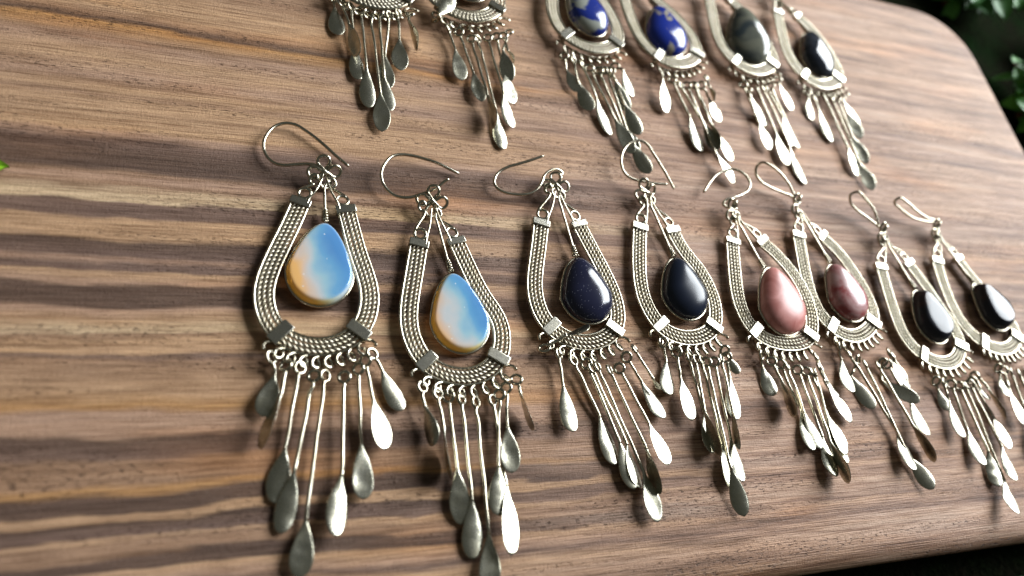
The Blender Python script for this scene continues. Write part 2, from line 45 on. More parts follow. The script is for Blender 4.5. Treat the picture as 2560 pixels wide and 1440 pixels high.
 'T1': {"frame":[[-39.01,132.67,3.45],[-39.59,130.59,3.45],[-40.19,128.52,3.45],[-40.82,126.46,3.45],[-41.47,124.4,3.45],[-42.13,122.35,3.45],[-42.81,120.3,3.45],[-43.46,118.24,3.45],[-44.09,116.18,3.45],[-44.67,114.11,3.45],[-45.17,112.02,3.45],[-45.53,109.92,3.45],[-45.7,107.82,3.45],[-45.62,105.72,3.45],[-45.25,103.66,3.45],[-44.61,101.67,3.45],[-43.71,99.79,3.45],[-42.53,98.1,3.45],[-41.08,96.68,3.45],[-39.38,95.55,3.45],[-37.48,94.75,3.45],[-35.46,94.28,3.45],[-33.38,94.14,3.45],[-31.3,94.31,3.45],[-29.25,94.8,3.45],[-27.33,95.6,3.45],[-25.59,96.69,3.45],[-24.11,98.09,3.45],[-22.94,99.74,3.45],[-22.07,101.6,3.45],[-21.47,103.61,3.45],[-21.12,105.67,3.45],[-21.02,107.77,3.45],[-21.19,109.88,3.45],[-21.59,111.95,3.45],[-22.17,114.01,3.45],[-22.84,116.05,3.45],[-23.55,118.08,3.45],[-24.22,120.13,3.45],[-24.85,122.19,3.45],[-25.42,124.27,3.45],[-25.98,126.36,3.45],[-26.51,128.44,3.45],[-27.06,130.53,3.45],[-27.5,132.19,3.45]],"clamps":[0.411,0.6256],"caps":[[-38.63,134.49,1.95],[-27.79,133.76,1.95]],"knot":[-33.45,142.61,3.0],"ktilt":48,"krot":12,"hook":[[-27.04,147.04,1.0],[-30.57,149.56,1.4],[-34.08,152.61,1.6],[-38.82,156.07,1.7],[-41.3,157.36,1.8],[-43.72,157.35,2.0],[-46.29,156.03,2.0],[-48.14,153.34,2.0],[-49.04,150.08,1.8],[-48.69,147.67,1.6],[-47.37,145.33,1.6],[-45.73,144.02,1.8],[-43.99,143.5,2.2],[-41.17,143.77,2.8],[-37.16,144.29,3.2],[-35.39,143.94,3.4],[-34.14,142.91,3.2],[-34.05,141.12,2.6],[-35.08,140.13,2.2]],"stone":[[-32.56,127.33,2.0],[-33.54,104.81,2.0]],"sw":7.0,"stype":"greycab","dang":[[[-45.78,94.09,2.4],[-45.05,91.94,1.35],[-44.21,80.82,1.27],[-0.049,-0.011,0.999],0.17],[[-43.2,92.66,2.4],[-40.99,83.08,3.04],[-38.83,72.29,3.04],[-0.823,-0.165,0.544],-0.07],[[-40.25,92.01,2.4],[-39.51,77.08,1.45],[-39.05,64.67,1.48],[-0.018,0.002,1.0],0.33],[[-37.28,91.35,2.4],[-36.52,69.52,1.95],[-36.76,54.91,1.27],[-0.056,-0.045,0.997],0.19],[[-28.63,91.09,2.4],[-30.75,72.27,1.55],[-30.95,62.63,1.44],[0.002,-0.011,1.0],-0.1],[[-31.85,91.72,2.4],[-31.5,66.58,2.05],[-30.82,54.4,1.58],[-0.075,-0.042,0.996],0.32],[[-34.43,91.11,2.4],[-32.87,60.89,1.65],[-32.75,47.11,1.23],[-0.091,-0.031,0.995],-0.11],[[-25.76,92.69,2.4],[-26.04,82.34,2.15],[-26.65,69.91,1.94],[-0.055,-0.014,0.998],-0.1],[[-22.05,93.1,2.4],[-22.63,88.23,3.39],[-20.99,77.74,3.39],[-0.986,-0.154,0.07],0.09]]},
 'T2': {"frame":[[-15.0,130.46,3.45],[-15.12,128.38,3.45],[-15.25,126.3,3.45],[-15.4,124.24,3.45],[-15.56,122.16,3.45],[-15.75,120.09,3.45],[-15.93,118.02,3.45],[-16.1,115.95,3.45],[-16.25,113.88,3.45],[-16.3,111.8,3.45],[-16.25,109.74,3.45],[-16.03,107.7,3.45],[-15.61,105.7,3.45],[-14.98,103.76,3.45],[-14.11,101.94,3.45],[-13.0,100.28,3.45],[-11.64,98.83,3.45],[-10.05,97.64,3.45],[-8.27,96.73,3.45],[-6.36,96.12,3.45],[-4.36,95.81,3.45],[-2.35,95.82,3.45],[-0.37,96.14,3.45],[1.55,96.77,3.45],[3.36,97.68,3.45],[5.03,98.83,3.45],[6.46,100.2,3.45],[7.59,101.79,3.45],[8.35,103.58,3.45],[8.73,105.49,3.45],[8.78,107.49,3.45],[8.56,109.5,3.45],[8.13,111.5,3.45],[7.51,113.45,3.45],[6.75,115.38,3.45],[5.88,117.26,3.45],[4.95,119.12,3.45],[3.97,120.94,3.45],[2.97,122.77,3.45],[1.96,124.58,3.45],[0.94,126.39,3.45],[-0.08,128.2,3.45],[-1.11,130.01,3.45],[-2.13,131.82,3.45],[-2.95,133.28,3.45]],"clamps":[0.3744,0.6164],"caps":[[-14.93,132.46,1.95],[-3.77,134.86,1.95]],"knot":[-10.99,144.78,3.0],"ktilt":8,"krot":-4,"hook":[[-15.71,153.2,4.5],[-18.93,151.1,4.0],[-22.67,148.92,3.4],[-26.34,146.8,2.8],[-28.46,144.79,2.4],[-29.63,142.49,2.2],[-29.65,140.57,2.0],[-28.59,139.06,2.0],[-26.4,138.35,2.0],[-23.67,138.47,2.0],[-21.01,138.98,2.2],[-18.34,140.22,2.4],[-16.51,142.17,2.7],[-15.49,144.59,3.0],[-14.82,147.01,3.2],[-13.7,148.64,3.4],[-12.08,149.99,3.4],[-10.34,150.54,3.2],[-8.91,150.07,2.8],[-9.55,148.47,2.4]],"stone":[[-2.09,126.59,2.0],[-0.21,104.37,2.0]],"sw":7.0,"stype":"greycab","dang":[[[-13.47,92.97,2.4],[-13.37,92.41,4.6],[-8.12,101.24,5.2],[0.074,-0.112,0.991],0.01],[[-9.71,90.27,2.4],[-8.17,80.45,1.85],[-7.2,69.95,1.53],[0.051,-0.026,0.998],-0.37],[[-6.52,89.09,2.4],[-3.11,74.1,1.45],[-2.08,62.3,1.85],[-0.021,0.032,0.999],-0.31],[[-2.66,87.1,2.4],[-0.26,64.03,3.49],[0.09,51.22,3.49],[-0.987,-0.026,0.157],0.26],[[-0.36,87.59,2.4],[2.36,60.26,1.8],[3.33,45.91,0.8],[0.05,-0.066,0.997],0.39],[[3.18,88.83,2.4],[4.95,65.59,3.72],[7.05,53.94,1.55],[0.234,-0.137,0.963],0.45],[[6.39,90.0,2.4],[7.72,72.3,1.65],[8.33,63.28,1.65],[0.168,0.011,0.986],-0.17],[[8.85,91.01,2.4],[8.96,83.68,3.6],[10.51,78.39,3.6],[-0.945,-0.277,-0.175],0.4],[[11.07,92.96,2.4],[8.14,77.57,2.48],[8.81,72.04,1.65],[-0.313,-0.178,0.933],-0.34]]},
 'T3': {"frame":[[32.74,127.4,3.45],[32.33,125.36,3.45],[31.91,123.32,3.45],[31.49,121.29,3.45],[31.04,119.25,3.45],[30.58,117.23,3.45],[30.11,115.2,3.45],[29.66,113.18,3.45],[29.24,111.14,3.45],[28.9,109.09,3.45],[28.67,107.05,3.45],[28.62,104.99,3.45],[28.75,102.95,3.45],[29.11,100.95,3.45],[29.72,99.03,3.45],[30.6,97.23,3.45],[31.75,95.61,3.45],[33.17,94.21,3.45],[34.81,93.06,3.45],[36.61,92.21,3.45],[38.55,91.62,3.45],[40.54,91.36,3.45],[42.55,91.41,3.45],[44.54,91.77,3.45],[46.46,92.42,3.45],[48.26,93.34,3.45],[49.87,94.5,3.45],[51.2,95.92,3.45],[52.2,97.59,3.45],[52.84,99.43,3.45],[53.16,101.4,3.45],[53.22,103.43,3.45],[53.06,105.46,3.45],[52.72,107.49,3.45],[52.22,109.49,3.45],[51.62,111.48,3.45],[50.95,113.44,3.45],[50.23,115.39,3.45],[49.49,117.33,3.45],[48.74,119.27,3.45],[47.97,121.2,3.45],[47.2,123.13,3.45],[46.43,125.07,3.45],[45.66,127.0,3.45],[45.05,128.55,3.45]],"clamps":[0.3744,0.6164],"caps":[[33.07,129.37,1.95],[44.46,130.23,1.95]],"knot":[38.65,141.04,3.0],"ktilt":8,"krot":-4,"hook":[[35.12,150.03,4.5],[31.65,148.38,4.0],[27.65,146.74,3.4],[23.72,145.13,2.8],[21.34,143.43,2.4],[19.87,141.31,2.2],[19.6,139.41,2.0],[20.44,137.77,2.0],[22.51,136.77,2.0],[25.24,136.52,2.0],[27.94,136.66,2.2],[30.75,137.52,2.4],[32.83,139.2,2.7],[34.17,141.47,3.0],[35.16,143.77,3.2],[36.49,145.23,3.4],[38.29,146.35,3.4],[40.08,146.66,3.2],[41.44,146.0,2.8],[40.58,144.5,2.4]],"stone":[[39.11,121.15,2.0],[45.34,98.62,2.0]],"sw":7.0,"stype":"sodalite","dang":[[[30.06,86.48,2.4],[30.19,80.56,1.93],[32.81,72.36,1.45],[-0.31,-0.154,0.938],-0.3],[[33.34,85.37,2.4],[33.69,73.99,2.34],[36.08,64.86,1.79],[-0.334,-0.144,0.932],0.3],[[36.11,84.16,2.4],[38.79,70.24,2.5],[42.12,56.39,0.94],[0.137,-0.079,0.987],0.45],[[38.89,82.93,2.4],[43.94,62.08,2.67],[48.54,49.46,1.75],[-0.28,-0.171,0.945],-0.24],[[42.34,82.41,2.4],[46.76,61.11,1.66],[50.58,49.3,1.6],[-0.334,-0.113,0.936],-0.34],[[45.54,83.02,2.4],[48.69,52.97,2.05],[52.99,42.13,2.03],[-0.332,-0.133,0.934],0.16],[[49.19,85.49,2.4],[51.39,83.55,3.36],[54.67,74.31,1.16],[0.192,-0.162,0.968],0.45],[[47.16,83.32,2.4],[50.04,66.46,2.5],[53.04,57.37,1.99],[-0.333,-0.162,0.929],0.13],[[43.93,82.71,2.4],[48.34,75.57,2.82],[50.86,67.18,1.77],[-0.333,-0.215,0.918],0.18]]},
 'T4': {"frame":[[60.07,124.15,3.45],[60.1,122.09,3.45],[60.12,120.02,3.45],[60.16,117.96,3.45],[60.2,115.9,3.45],[60.28,113.83,3.45],[60.38,111.77,3.45],[60.53,109.72,3.45],[60.74,107.67,3.45],[61.03,105.63,3.45],[61.44,103.63,3.45],[61.99,101.66,3.45],[62.72,99.77,3.45],[63.64,97.97,3.45],[64.75,96.28,3.45],[66.0,94.71,3.45],[67.42,93.33,3.45],[69.01,92.24,3.45],[70.78,91.5,3.45],[72.69,91.12,3.45],[74.67,91.09,3.45],[76.65,91.39,3.45],[78.59,91.96,3.45],[80.43,92.78,3.45],[82.15,93.84,3.45],[83.65,95.12,3.45],[84.89,96.63,3.45],[85.76,98.34,3.45],[86.28,100.2,3.45],[86.45,102.18,3.45],[86.35,104.19,3.45],[86.0,106.18,3.45],[85.43,108.13,3.45],[84.66,110.02,3.45],[83.74,111.84,3.45],[82.68,113.59,3.45],[81.49,115.24,3.45],[80.16,116.74,3.45],[78.73,118.1,3.45],[77.25,119.41,3.45],[75.83,120.78,3.45],[74.55,122.3,3.45],[73.37,123.96,3.45],[72.28,125.7,3.45],[71.45,127.13,3.45]],"clamps":[0.379,0.6119],"caps":[[60.11,126.33,1.95],[70.59,129.26,1.95]],"knot":[61.13,137.68,3.0],"ktilt":40,"krot":20,"hook":[[70.78,142.44,3.5],[67.83,146.39,4.0],[64.71,150.11,4.4],[62.17,153.19,4.6],[59.62,155.76,4.8],[57.29,156.11,4.8],[54.7,154.59,4.6],[52.55,151.54,4.2],[51.63,147.72,3.8],[52.03,144.5,3.4],[53.4,142.1,3.2],[55.74,141.07,3.1],[58.45,141.13,3.1],[61.99,141.72,3.2],[65.06,142.3,3.4],[68.14,143.23,3.6]],"stone":[[74.17,118.89,2.0],[75.39,95.59,2.0]],"sw":7.0,"stype":"sodalite2","dang":[[[68.64,85.82,2.4],[67.0,82.22,3.39],[66.5,69.16,1.07],[0.173,-0.179,0.968],-0.26],[[71.97,83.68,2.4],[74.47,67.64,2.9],[76.72,54.23,1.18],[0.115,-0.108,0.987],0.56],[[80.76,82.8,2.4],[85.51,59.57,2.0],[88.84,51.58,0.95],[0.129,-0.076,0.989],-0.3],[[77.77,82.28,2.4],[81.05,52.65,2.96],[86.26,41.79,1.35],[0.153,-0.073,0.986],-0.55],[[84.39,83.44,2.4],[86.65,76.99,1.8],[88.31,67.95,1.29],[0.036,-0.05,0.998],-0.29],[[87.81,87.17,2.4],[87.13,82.66,3.15],[87.59,76.5,3.15],[-0.967,-0.073,-0.245],0.09],[[82.08,82.42,2.4],[82.54,62.14,3.35],[83.39,54.89,3.35],[-0.911,-0.107,-0.398],0.03],[[74.81,81.75,2.4],[80.41,64.22,2.49],[83.25,55.0,1.64],[-0.301,-0.179,0.937],-0.01]]},
 'T5': {"frame":[[100.85,130.33,3.45],[100.57,128.27,3.45],[100.29,126.19,3.45],[100.01,124.13,3.45],[99.72,122.05,3.45],[99.42,119.99,3.45],[99.16,117.92,3.45],[98.92,115.84,3.45],[98.72,113.76,3.45],[98.58,111.69,3.45],[98.54,109.6,3.45],[98.63,107.53,3.45],[98.89,105.49,3.45],[99.36,103.5,3.45],[100.08,101.62,3.45],[101.08,99.88,3.45],[102.34,98.31,3.45],[103.82,96.93,3.45],[105.48,95.79,3.45],[107.28,94.96,3.45],[109.17,94.5,3.45],[111.12,94.44,3.45],[113.08,94.78,3.45],[115.0,95.43,3.45],[116.86,96.32,3.45],[118.6,97.42,3.45],[120.15,98.71,3.45],[121.42,100.21,3.45],[122.36,101.93,3.45],[122.92,103.81,3.45],[123.13,105.79,3.45],[123.07,107.82,3.45],[122.8,109.87,3.45],[122.39,111.91,3.45],[121.85,113.91,3.45],[121.22,115.9,3.45],[120.52,117.86,3.45],[119.74,119.8,3.45],[118.88,121.69,3.45],[117.91,123.52,3.45],[116.79,125.27,3.45],[115.55,126.91,3.45],[114.19,128.47,3.45],[112.75,129.98,3.45],[111.58,131.16,3.45]],"clamps":[0.3836,0.6119],"caps":[[101.66,132.22,1.95],[110.61,132.71,1.95]],"knot":[103.18,142.15,3.0],"ktilt":58,"krot":35,"hook":[[102.53,145.11,4.0],[99.36,148.75,6.0],[95.01,151.94,7.5],[91.11,153.83,8.0],[89.16,154.74,7.5],[88.34,154.58,5.5],[88.38,152.75,4.0],[90.46,150.73,2.8],[94.53,149.04,2.2],[99.33,147.68,2.0],[103.69,145.86,2.2],[104.14,144.08,2.4]],"stone":[[113.67,125.36,2.0],[112.47,98.29,2.0]],"sw":7.0,"stype":"greencab","dang":[[[105.93,85.54,2.4],[104.02,80.58,3.98],[110.9,70.35,0.86],[0.174,-0.179,0.968],0.22],[[104.26,87.24,2.4],[105.86,70.31,1.99],[107.05,58.29,1.52],[0.048,-0.034,0.998],-0.5],[[110.48,85.66,2.4],[112.63,66.44,1.74],[112.56,52.39,1.39],[0.024,-0.025,0.999],-0.26],[[113.5,86.85,2.4],[115.96,60.68,2.51],[119.25,45.42,0.85],[0.091,-0.089,0.992],0.57],[[117.52,88.9,2.4],[119.32,74.37,2.24],[121.72,61.2,1.3],[0.113,-0.051,0.992],0.46],[[115.25,87.15,2.4],[117.99,69.48,2.07],[118.4,61.65,1.2],[0.129,-0.102,0.986],-0.44],[[122.27,92.83,2.4],[122.41,90.84,2.34],[125.67,79.56,0.94],[0.106,-0.092,0.99],-0.21]]},
 'T6': {"frame":[[134.92,129.68,3.45],[134.57,127.62,3.45],[134.21,125.56,3.45],[133.86,123.51,3.45],[133.49,121.45,3.45],[133.12,119.39,3.45],[132.79,117.33,3.45],[132.47,115.27,3.45],[132.2,113.2,3.45],[131.98,111.12,3.45],[131.86,109.04,3.45],[131.88,106.97,3.45],[132.06,104.93,3.45],[132.46,102.92,3.45],[133.11,101.01,3.45],[134.04,99.24,3.45],[135.24,97.62,3.45],[136.67,96.19,3.45],[138.29,94.99,3.45],[140.06,94.09,3.45],[141.93,93.56,3.45],[143.88,93.44,3.45],[145.85,93.7,3.45],[147.79,94.28,3.45],[149.69,95.11,3.45],[151.46,96.14,3.45],[153.06,97.37,3.45],[154.38,98.83,3.45],[155.38,100.5,3.45],[156.01,102.37,3.45],[156.3,104.34,3.45],[156.31,106.37,3.45],[156.12,108.43,3.45],[155.77,110.48,3.45],[155.31,112.5,3.45],[154.76,114.51,3.45],[154.12,116.5,3.45],[153.42,118.46,3.45],[152.63,120.39,3.45],[151.72,122.25,3.45],[150.67,124.03,3.45],[149.49,125.72,3.45],[148.19,127.33,3.45],[146.81,128.89,3.45],[145.68,130.11,3.45]],"clamps":[0.3836,0.6119],"caps":[[135.8,131.53,1.95],[144.77,131.69,1.95]],"knot":[137.68,141.4,3.0],"ktilt":58,"krot":35,"hook":[[137.14,144.38,4.0],[134.11,148.14,6.0],[129.87,151.48,7.5],[126.05,153.52,8.0],[124.13,154.49,7.5],[123.3,154.37,5.5],[123.28,152.54,4.0],[125.28,150.44,2.8],[129.29,148.6,2.2],[134.03,147.07,2.0],[138.33,145.09,2.2],[138.71,143.29,2.4]],"stone":[[148.74,122.76,2.0],[147.2,98.61,2.0]],"sw":7.0,"stype":"blackcab","dang":[[[135.53,88.93,2.4],[135.33,87.03,2.57],[134.57,76.56,0.72],[0.028,-0.176,0.984],0.46],[[138.33,86.3,2.4],[137.68,81.12,2.75],[140.31,66.77,1.03],[0.041,-0.112,0.993],0.33],[[144.07,86.55,2.4],[145.68,64.11,2.23],[147.15,51.72,0.87],[0.033,-0.105,0.994],-0.35],[[147.9,87.18,2.4],[148.55,57.33,2.32],[151.06,45.61,1.49],[-0.31,-0.133,0.941],-0.27],[[150.54,88.32,2.4],[149.51,67.82,3.2],[152.87,57.47,1.93],[-0.309,-0.214,0.927],-0.26],[[155.82,91.33,2.4],[154.29,84.87,2.24],[158.04,76.32,0.92],[0.02,-0.144,0.989],-0.34],[[153.2,89.47,2.4],[153.74,77.12,2.33],[156.05,69.97,1.53],[-0.272,-0.194,0.943],-0.35]]},
}
# growth-ring bands across the board: (y in mm, colour)
LOW = [(-48.6, (0.105, 0.065, 0.049)), (-47.4, (0.460, 0.255, 0.115)), (-46.2, (0.330, 0.203, 0.130)), (-42.6, (0.330, 0.203, 0.130)), (-41.4, (0.165, 0.105, 0.083)), (-37.7, (0.105, 0.065, 0.049)), (-36.5, (0.420, 0.270, 0.190)), (-32.9, (0.420, 0.270, 0.190)), (-31.2, (0.460, 0.255, 0.115)), (-28.4, (0.490, 0.312, 0.190)), (-20.7, (0.330, 0.203, 0.130)), (-19.6, (0.165, 0.105, 0.083)), (-18.7, (0.490, 0.312, 0.190)), (-15.9, (0.490, 0.312, 0.190)), (-14.8, (0.330, 0.203, 0.130)), (-14.0, (0.620, 0.455, 0.295)), (-11.0, (0.490, 0.312, 0.190)), (-8.8, (0.420, 0.270, 0.190)), (-7.9, (0.105, 0.065, 0.049)), (-3.1, (0.105, 0.065, 0.049)), (-2.3, (0.420, 0.270, 0.190)), (0.1, (0.490, 0.312, 0.190)), (0.8, (0.165, 0.105, 0.083)), (2.5, (0.165, 0.105, 0.083)), (3.7, (0.420, 0.270, 0.190)), (4.7, (0.165, 0.105, 0.083)), (8.6, (0.105, 0.065, 0.049)), (9.9, (0.490, 0.312, 0.190)), (14.4, (0.490, 0.312, 0.190)), (15.2, (0.165, 0.105, 0.083)), (18.6, (0.165, 0.105, 0.083)), (19.3, (0.620, 0.455, 0.295))]
HIGH = [(19.3, (0.620, 0.455, 0.295)), (21.2, (0.620, 0.455, 0.295)), (23.2, (0.330, 0.203, 0.130)), (24.9, (0.420, 0.270, 0.190)), (26.5, (0.330, 0.203, 0.130)), (27.7, (0.105, 0.065, 0.049)), (32.3, (0.105, 0.065, 0.049)), (36.4, (0.165, 0.105, 0.083)), (38.2, (0.420, 0.270, 0.190)), (39.4, (0.490, 0.312, 0.190)), (48.0, (0.490, 0.312, 0.190)), (49.2, (0.330, 0.203, 0.130)), (51.8, (0.490, 0.312, 0.190)), (55.6, (0.420, 0.270, 0.190)), (61.5, (0.490, 0.312, 0.190)), (66.8, (0.420, 0.270, 0.190)), (68.8, (0.330, 0.203, 0.130)), (72.3, (0.460, 0.255, 0.115)), (73.7, (0.105, 0.065, 0.049)), (75.8, (0.330, 0.203, 0.130)), (78.6, (0.490, 0.312, 0.190)), (85.0, (0.490, 0.312, 0.190)), (90.9, (0.330, 0.203, 0.130)), (100.1, (0.490, 0.312, 0.190)), (166.4, (0.490, 0.312, 0.190))]
BOT = [(-81.5, (0.490, 0.312, 0.190)), (-74.9, (0.330, 0.203, 0.130)), (-69.5, (0.490, 0.312, 0.190)), (-67.4, (0.165, 0.105, 0.083)), (-66.0, (0.420, 0.270, 0.190)), (-63.7, (0.490, 0.312, 0.190)), (-63.1, (0.105, 0.065, 0.049)), (-60.8, (0.105, 0.065, 0.049)), (-60.2, (0.330, 0.203, 0.130)), (-58.0, (0.330, 0.203, 0.130)), (-57.2, (0.490, 0.312, 0.190)), (-56.6, (0.165, 0.105, 0.083)), (-54.2, (0.105, 0.065, 0.049)), (-53.7, (0.490, 0.312, 0.190)), (-52.3, (0.490, 0.312, 0.190)), (-51.7, (0.105, 0.065, 0.049)), (-48.6, (0.105, 0.065, 0.049))]


# ------------------------------------------------------------------ helpers
def mesh(name, verts, faces, mat, parent=None, smooth=True, loc=None):
    me = bpy.data.meshes.new(name); me.from_pydata(np.asarray(verts).tolist(), [], faces)
    if smooth: me.polygons.foreach_set('use_smooth', [True]*len(me.polygons))
    me.materials.append(mat); me.update()
    o = bpy.data.objects.new(name, me); COL.objects.link(o)
    if parent is not None: o.parent = parent
    if loc is not None: o.location = loc
    return o
def tag(o, label=None, cat=None, group=None, kind=None):
    if label: o['label'] = label
    if cat: o['category'] = cat
    if group: o['group'] = group
    if kind: o['kind'] = kind
    return o
def empty(name, loc):
    o = bpy.data.objects.new(name, None); COL.objects.link(o); o.location = loc; o.empty_display_size = .005
    return o
def nrm(a): return a/np.maximum(np.linalg.norm(a, axis=-1, keepdims=True), 1e-9)
def tube_vf(P, r, sides=8, ref=None, caps=True):
    """tube along P (n,3); r scalar or (n,); ref (n,3) optional reference direction"""
    P = np.asarray(P, float); n = len(P); T = nrm(np.gradient(P, axis=0))
    if ref is None:
        u = np.cross(T[0], (0, 0, 1.)); 
        if np.linalg.norm(u) < .1: u = np.cross(T[0], (0, 1., 0))
        U = [u/np.linalg.norm(u)]
        for i in range(1, n):
            v = U[-1]-T[i]*(U[-1]@T[i]); U.append(v/np.linalg.norm(v))
        U = np.array(U)
    else:
        U = nrm(ref-T*(ref*T).sum(1, keepdims=True))
    V = np.cross(T, U); r = np.broadcast_to(np.asarray(r, float), (n,))
    a = np.arange(sides)*2*math.pi/sides
    X = P[:, None]+r[:, None, None]*(np.cos(a)[None, :, None]*U[:, None]+np.sin(a)[None, :, None]*V[:, None])
    v = X.reshape(-1, 3); f = []
    for i in range(n-1):
        b = i*sides
        for j in range(sides):
            k = (j+1) % sides
            f.append((b+j, b+k, b+sides+k, b+sides+j))
    if caps: f.append(tuple(range(sides))[::-1]); f.append(tuple(range((n-1)*sides, n*sides)))
    return v, f
def join(*vf):
    V = []; F = []; k = 0
    for v, f in vf:
        V.append(v); F += [tuple(i+k for i in q) for q in f]; k += len(v)
    return np.vstack(V), F
def spline(P, n):
    P = np.asarray(P, float); d = np.r_[0, np.cumsum(np.maximum(np.linalg.norm(np.diff(P, axis=0), axis=1), 1e-4))]
    m = np.gradient(P, d, axis=0); t = np.linspace(0, d[-1], n); k = np.clip(np.searchsorted(d, t, side='right')-1, 0, len(d)-2)
    h = (d[k+1]-d[k])[:, None]; u = ((t-d[k])/h[:, 0])[:, None]
    return (2*u**3-3*u**2+1)*P[k]+(u**3-2*u**2+u)*h*m[k]+(-2*u**3+3*u**2)*P[k+1]+(u**3-u**2)*h*m[k+1]
def bevel_box(c, ax, up, dims, bev):
    """box with rounded edges: dims along (ax, up x ax, up), as verts/faces"""
    ax = Vector(ax).normalized(); up = Vector(up).normalized(); sd = up.cross(ax).normalized(); up = ax.cross(sd)
    bm = bmesh.new(); bmesh.ops.create_cube(bm, size=1)
    for v in bm.verts: v.co = Vector((v.co.x*dims[0], v.co.y*dims[1], v.co.z*dims[2]))
    bmesh.ops.bevel(bm, geom=list(bm.edges), offset=bev, segments=3, affect='EDGES', profile=.5)
    c = Vector(c)
    vs = np.array([tuple(c+ax*v.co.x+sd*v.co.y+up*v.co.z) for v in bm.verts]); bm.verts.index_update()
    fs = [tuple(v.index for v in f.verts) for f in bm.faces]; bm.free()
    return vs, fs

def flat(o):
    """keep the big faces flat, only the rounded edges smooth"""
    a = sorted(p.area for p in o.data.polygons)[-6]*.6
    for p in o.data.polygons: p.use_smooth = p.area < a
    return o

# ------------------------------------------------------------------ materials
class NT:
    def __init__(s, name):
        s.m = bpy.data.materials.new(name); s.m.use_nodes = True; s.t = s.m.node_tree; s.n = s.t.nodes; s.l = s.t.links
        s.p = s.n['Principled BSDF']; s.out = s.n['Material Output']
        tc = s.n.new('ShaderNodeTexCoord'); s.tc = tc
        v = s.n.new('ShaderNodeVectorMath'); v.operation = 'SCALE'; v.inputs['Scale'].default_value = 1000.0
        s.l.new(tc.outputs['Object'], v.inputs[0]); s.P = v.outputs[0]      # object space in millimetres
    def lk(s, a, b): s.l.new(a, b)
    def val(s, x, sock):
        if hasattr(x, 'default_value') or hasattr(x, 'is_output'): s.l.new(x, sock)
        else: sock.default_value = x
    def mp(s, vec, sc, lc=(0, 0, 0)):
        n = s.n.new('ShaderNodeMapping'); n.inputs['Scale'].default_value = sc; n.inputs['Location'].default_value = lc; s.lk(vec, n.inputs[0]); return n.outputs[0]
    def noise(s, vec, scale=1, detail=3, rough=.5, dist=0):
        n = s.n.new('ShaderNodeTexNoise'); n.inputs['Scale'].default_value = scale; n.inputs['Detail'].default_value = detail
        n.inputs['Roughness'].default_value = rough; n.inputs['Distortion'].default_value = dist; s.lk(vec, n.inputs['Vector']); return n.outputs['Fac']
    def ramp(s, fac, stops, mode='LINEAR'):
        n = s.n.new('ShaderNodeValToRGB'); e = n.color_ramp.elements; n.color_ramp.interpolation = mode
        while len(e) < len(stops): e.new(0.5)
        for k, (p, c) in enumerate(stops):
            e[k].position = p; e[k].color = (c, c, c, 1) if not hasattr(c, '__len__') else (*c, 1)
        s.lk(fac, n.inputs[0]); return n.outputs[0]
    def math(s, op, a, b=0., c=None, clamp=False):
        n = s.n.new('ShaderNodeMath'); n.operation = op; n.use_clamp = clamp; s.val(a, n.inputs[0]); s.val(b, n.inputs[1])
        if c is not None: s.val(c, n.inputs[2])
        return n.outputs[0]
    def mix(s, f, a, b, mode='MIX'):
        n = s.n.new('ShaderNodeMix'); n.data_type = 'RGBA'; n.blend_type = mode; s.val(f, n.inputs[0])
        for x, k in ((a, 6), (b, 7)):
            if hasattr(x, '__len__') and not hasattr(x, 'is_output'): n.inputs[k].default_value = (*x[:3], 1)
            else: s.lk(x, n.inputs[k])
        return n.outputs[2]
    def bump(s, h, dist, strength=1.0, prev=None):
        n = s.n.new('ShaderNodeBump'); n.inputs['Distance'].default_value = dist; n.inputs['Strength'].default_value = strength; s.lk(h, n.inputs['Height'])
        if prev is not None: s.lk(prev, n.inputs['Normal'])
        return n.outputs[0]
    def sep(s, vec):
        n = s.n.new('ShaderNodeSeparateXYZ'); s.lk(vec, n.inputs[0]); return n.outputs
    def set(s, **k):
        for a, v in k.items():
            i = s.p.inputs[a.replace('_', ' ')]
            if hasattr(v, '__len__') and not hasattr(v, 'is_output'): i.default_value = (*v, 1)
            else: s.val(v, i)

def metal(name, base, rough, rvar, bump_mm, sc, tarnish=.0, scratch=0.0):
    t = NT(name)
    a = t.noise(t.P, .35, 4, .6); b = t.noise(t.P, sc, 3, .6)
    s1 = t.noise(t.mp(t.P, (7, .6, 7)), 1.0, 3, .6); s2 = t.noise(t.mp(t.P, (.8, 9, 5), (5, 1, 2)), 1.0, 3, .6)
    sp = t.ramp(t.noise(t.P, 2.6, 2, .5), [(.66, 0), (.74, 1)])
    col = t.mix(t.ramp(a, [(.35, 0), (.7, 1)]), base, tuple(c*(1-tarnish) for c in (base[0], base[1]*.97, base[2]*.86)))
    col = t.mix(t.math('MULTIPLY', sp, .35*min(1, scratch*2)), col, tuple(c*.45 for c in base))
    col = t.mix(t.math('MULTIPLY', t.ramp(s1, [(.45, 0), (.75, 1)]), .5*scratch), col, tuple(c*.5 for c in base))
    r = t.math('ADD', t.math('MULTIPLY', a, .5), t.math('ADD', t.math('MULTIPLY', s1, .3), t.math('MULTIPLY', s2, .2)))
    t.set(Base_Color=col, Metallic=1.0, Roughness=t.math('MULTIPLY_ADD', r, rvar*2, rough-rvar))
    h = t.math('ADD', t.math('MULTIPLY', b, .8), t.math('MULTIPLY', t.math('ADD', s1, s2), .35*scratch))
    t.lk(t.bump(h, bump_mm*MM), t.p.inputs['Normal'])
    return t.m
M_WIRE = metal('silver_wire', (.58, .53, .43), .22, .10, .008, 1.2, .25)
M_ROPE = metal('silver_rope', (.58, .53, .435), .44, .10, .006, 1.0, .25)
M_BAND = metal('silver_band', (.58, .55, .48), .25, .18, .016, 1.2, .3, 1.2)
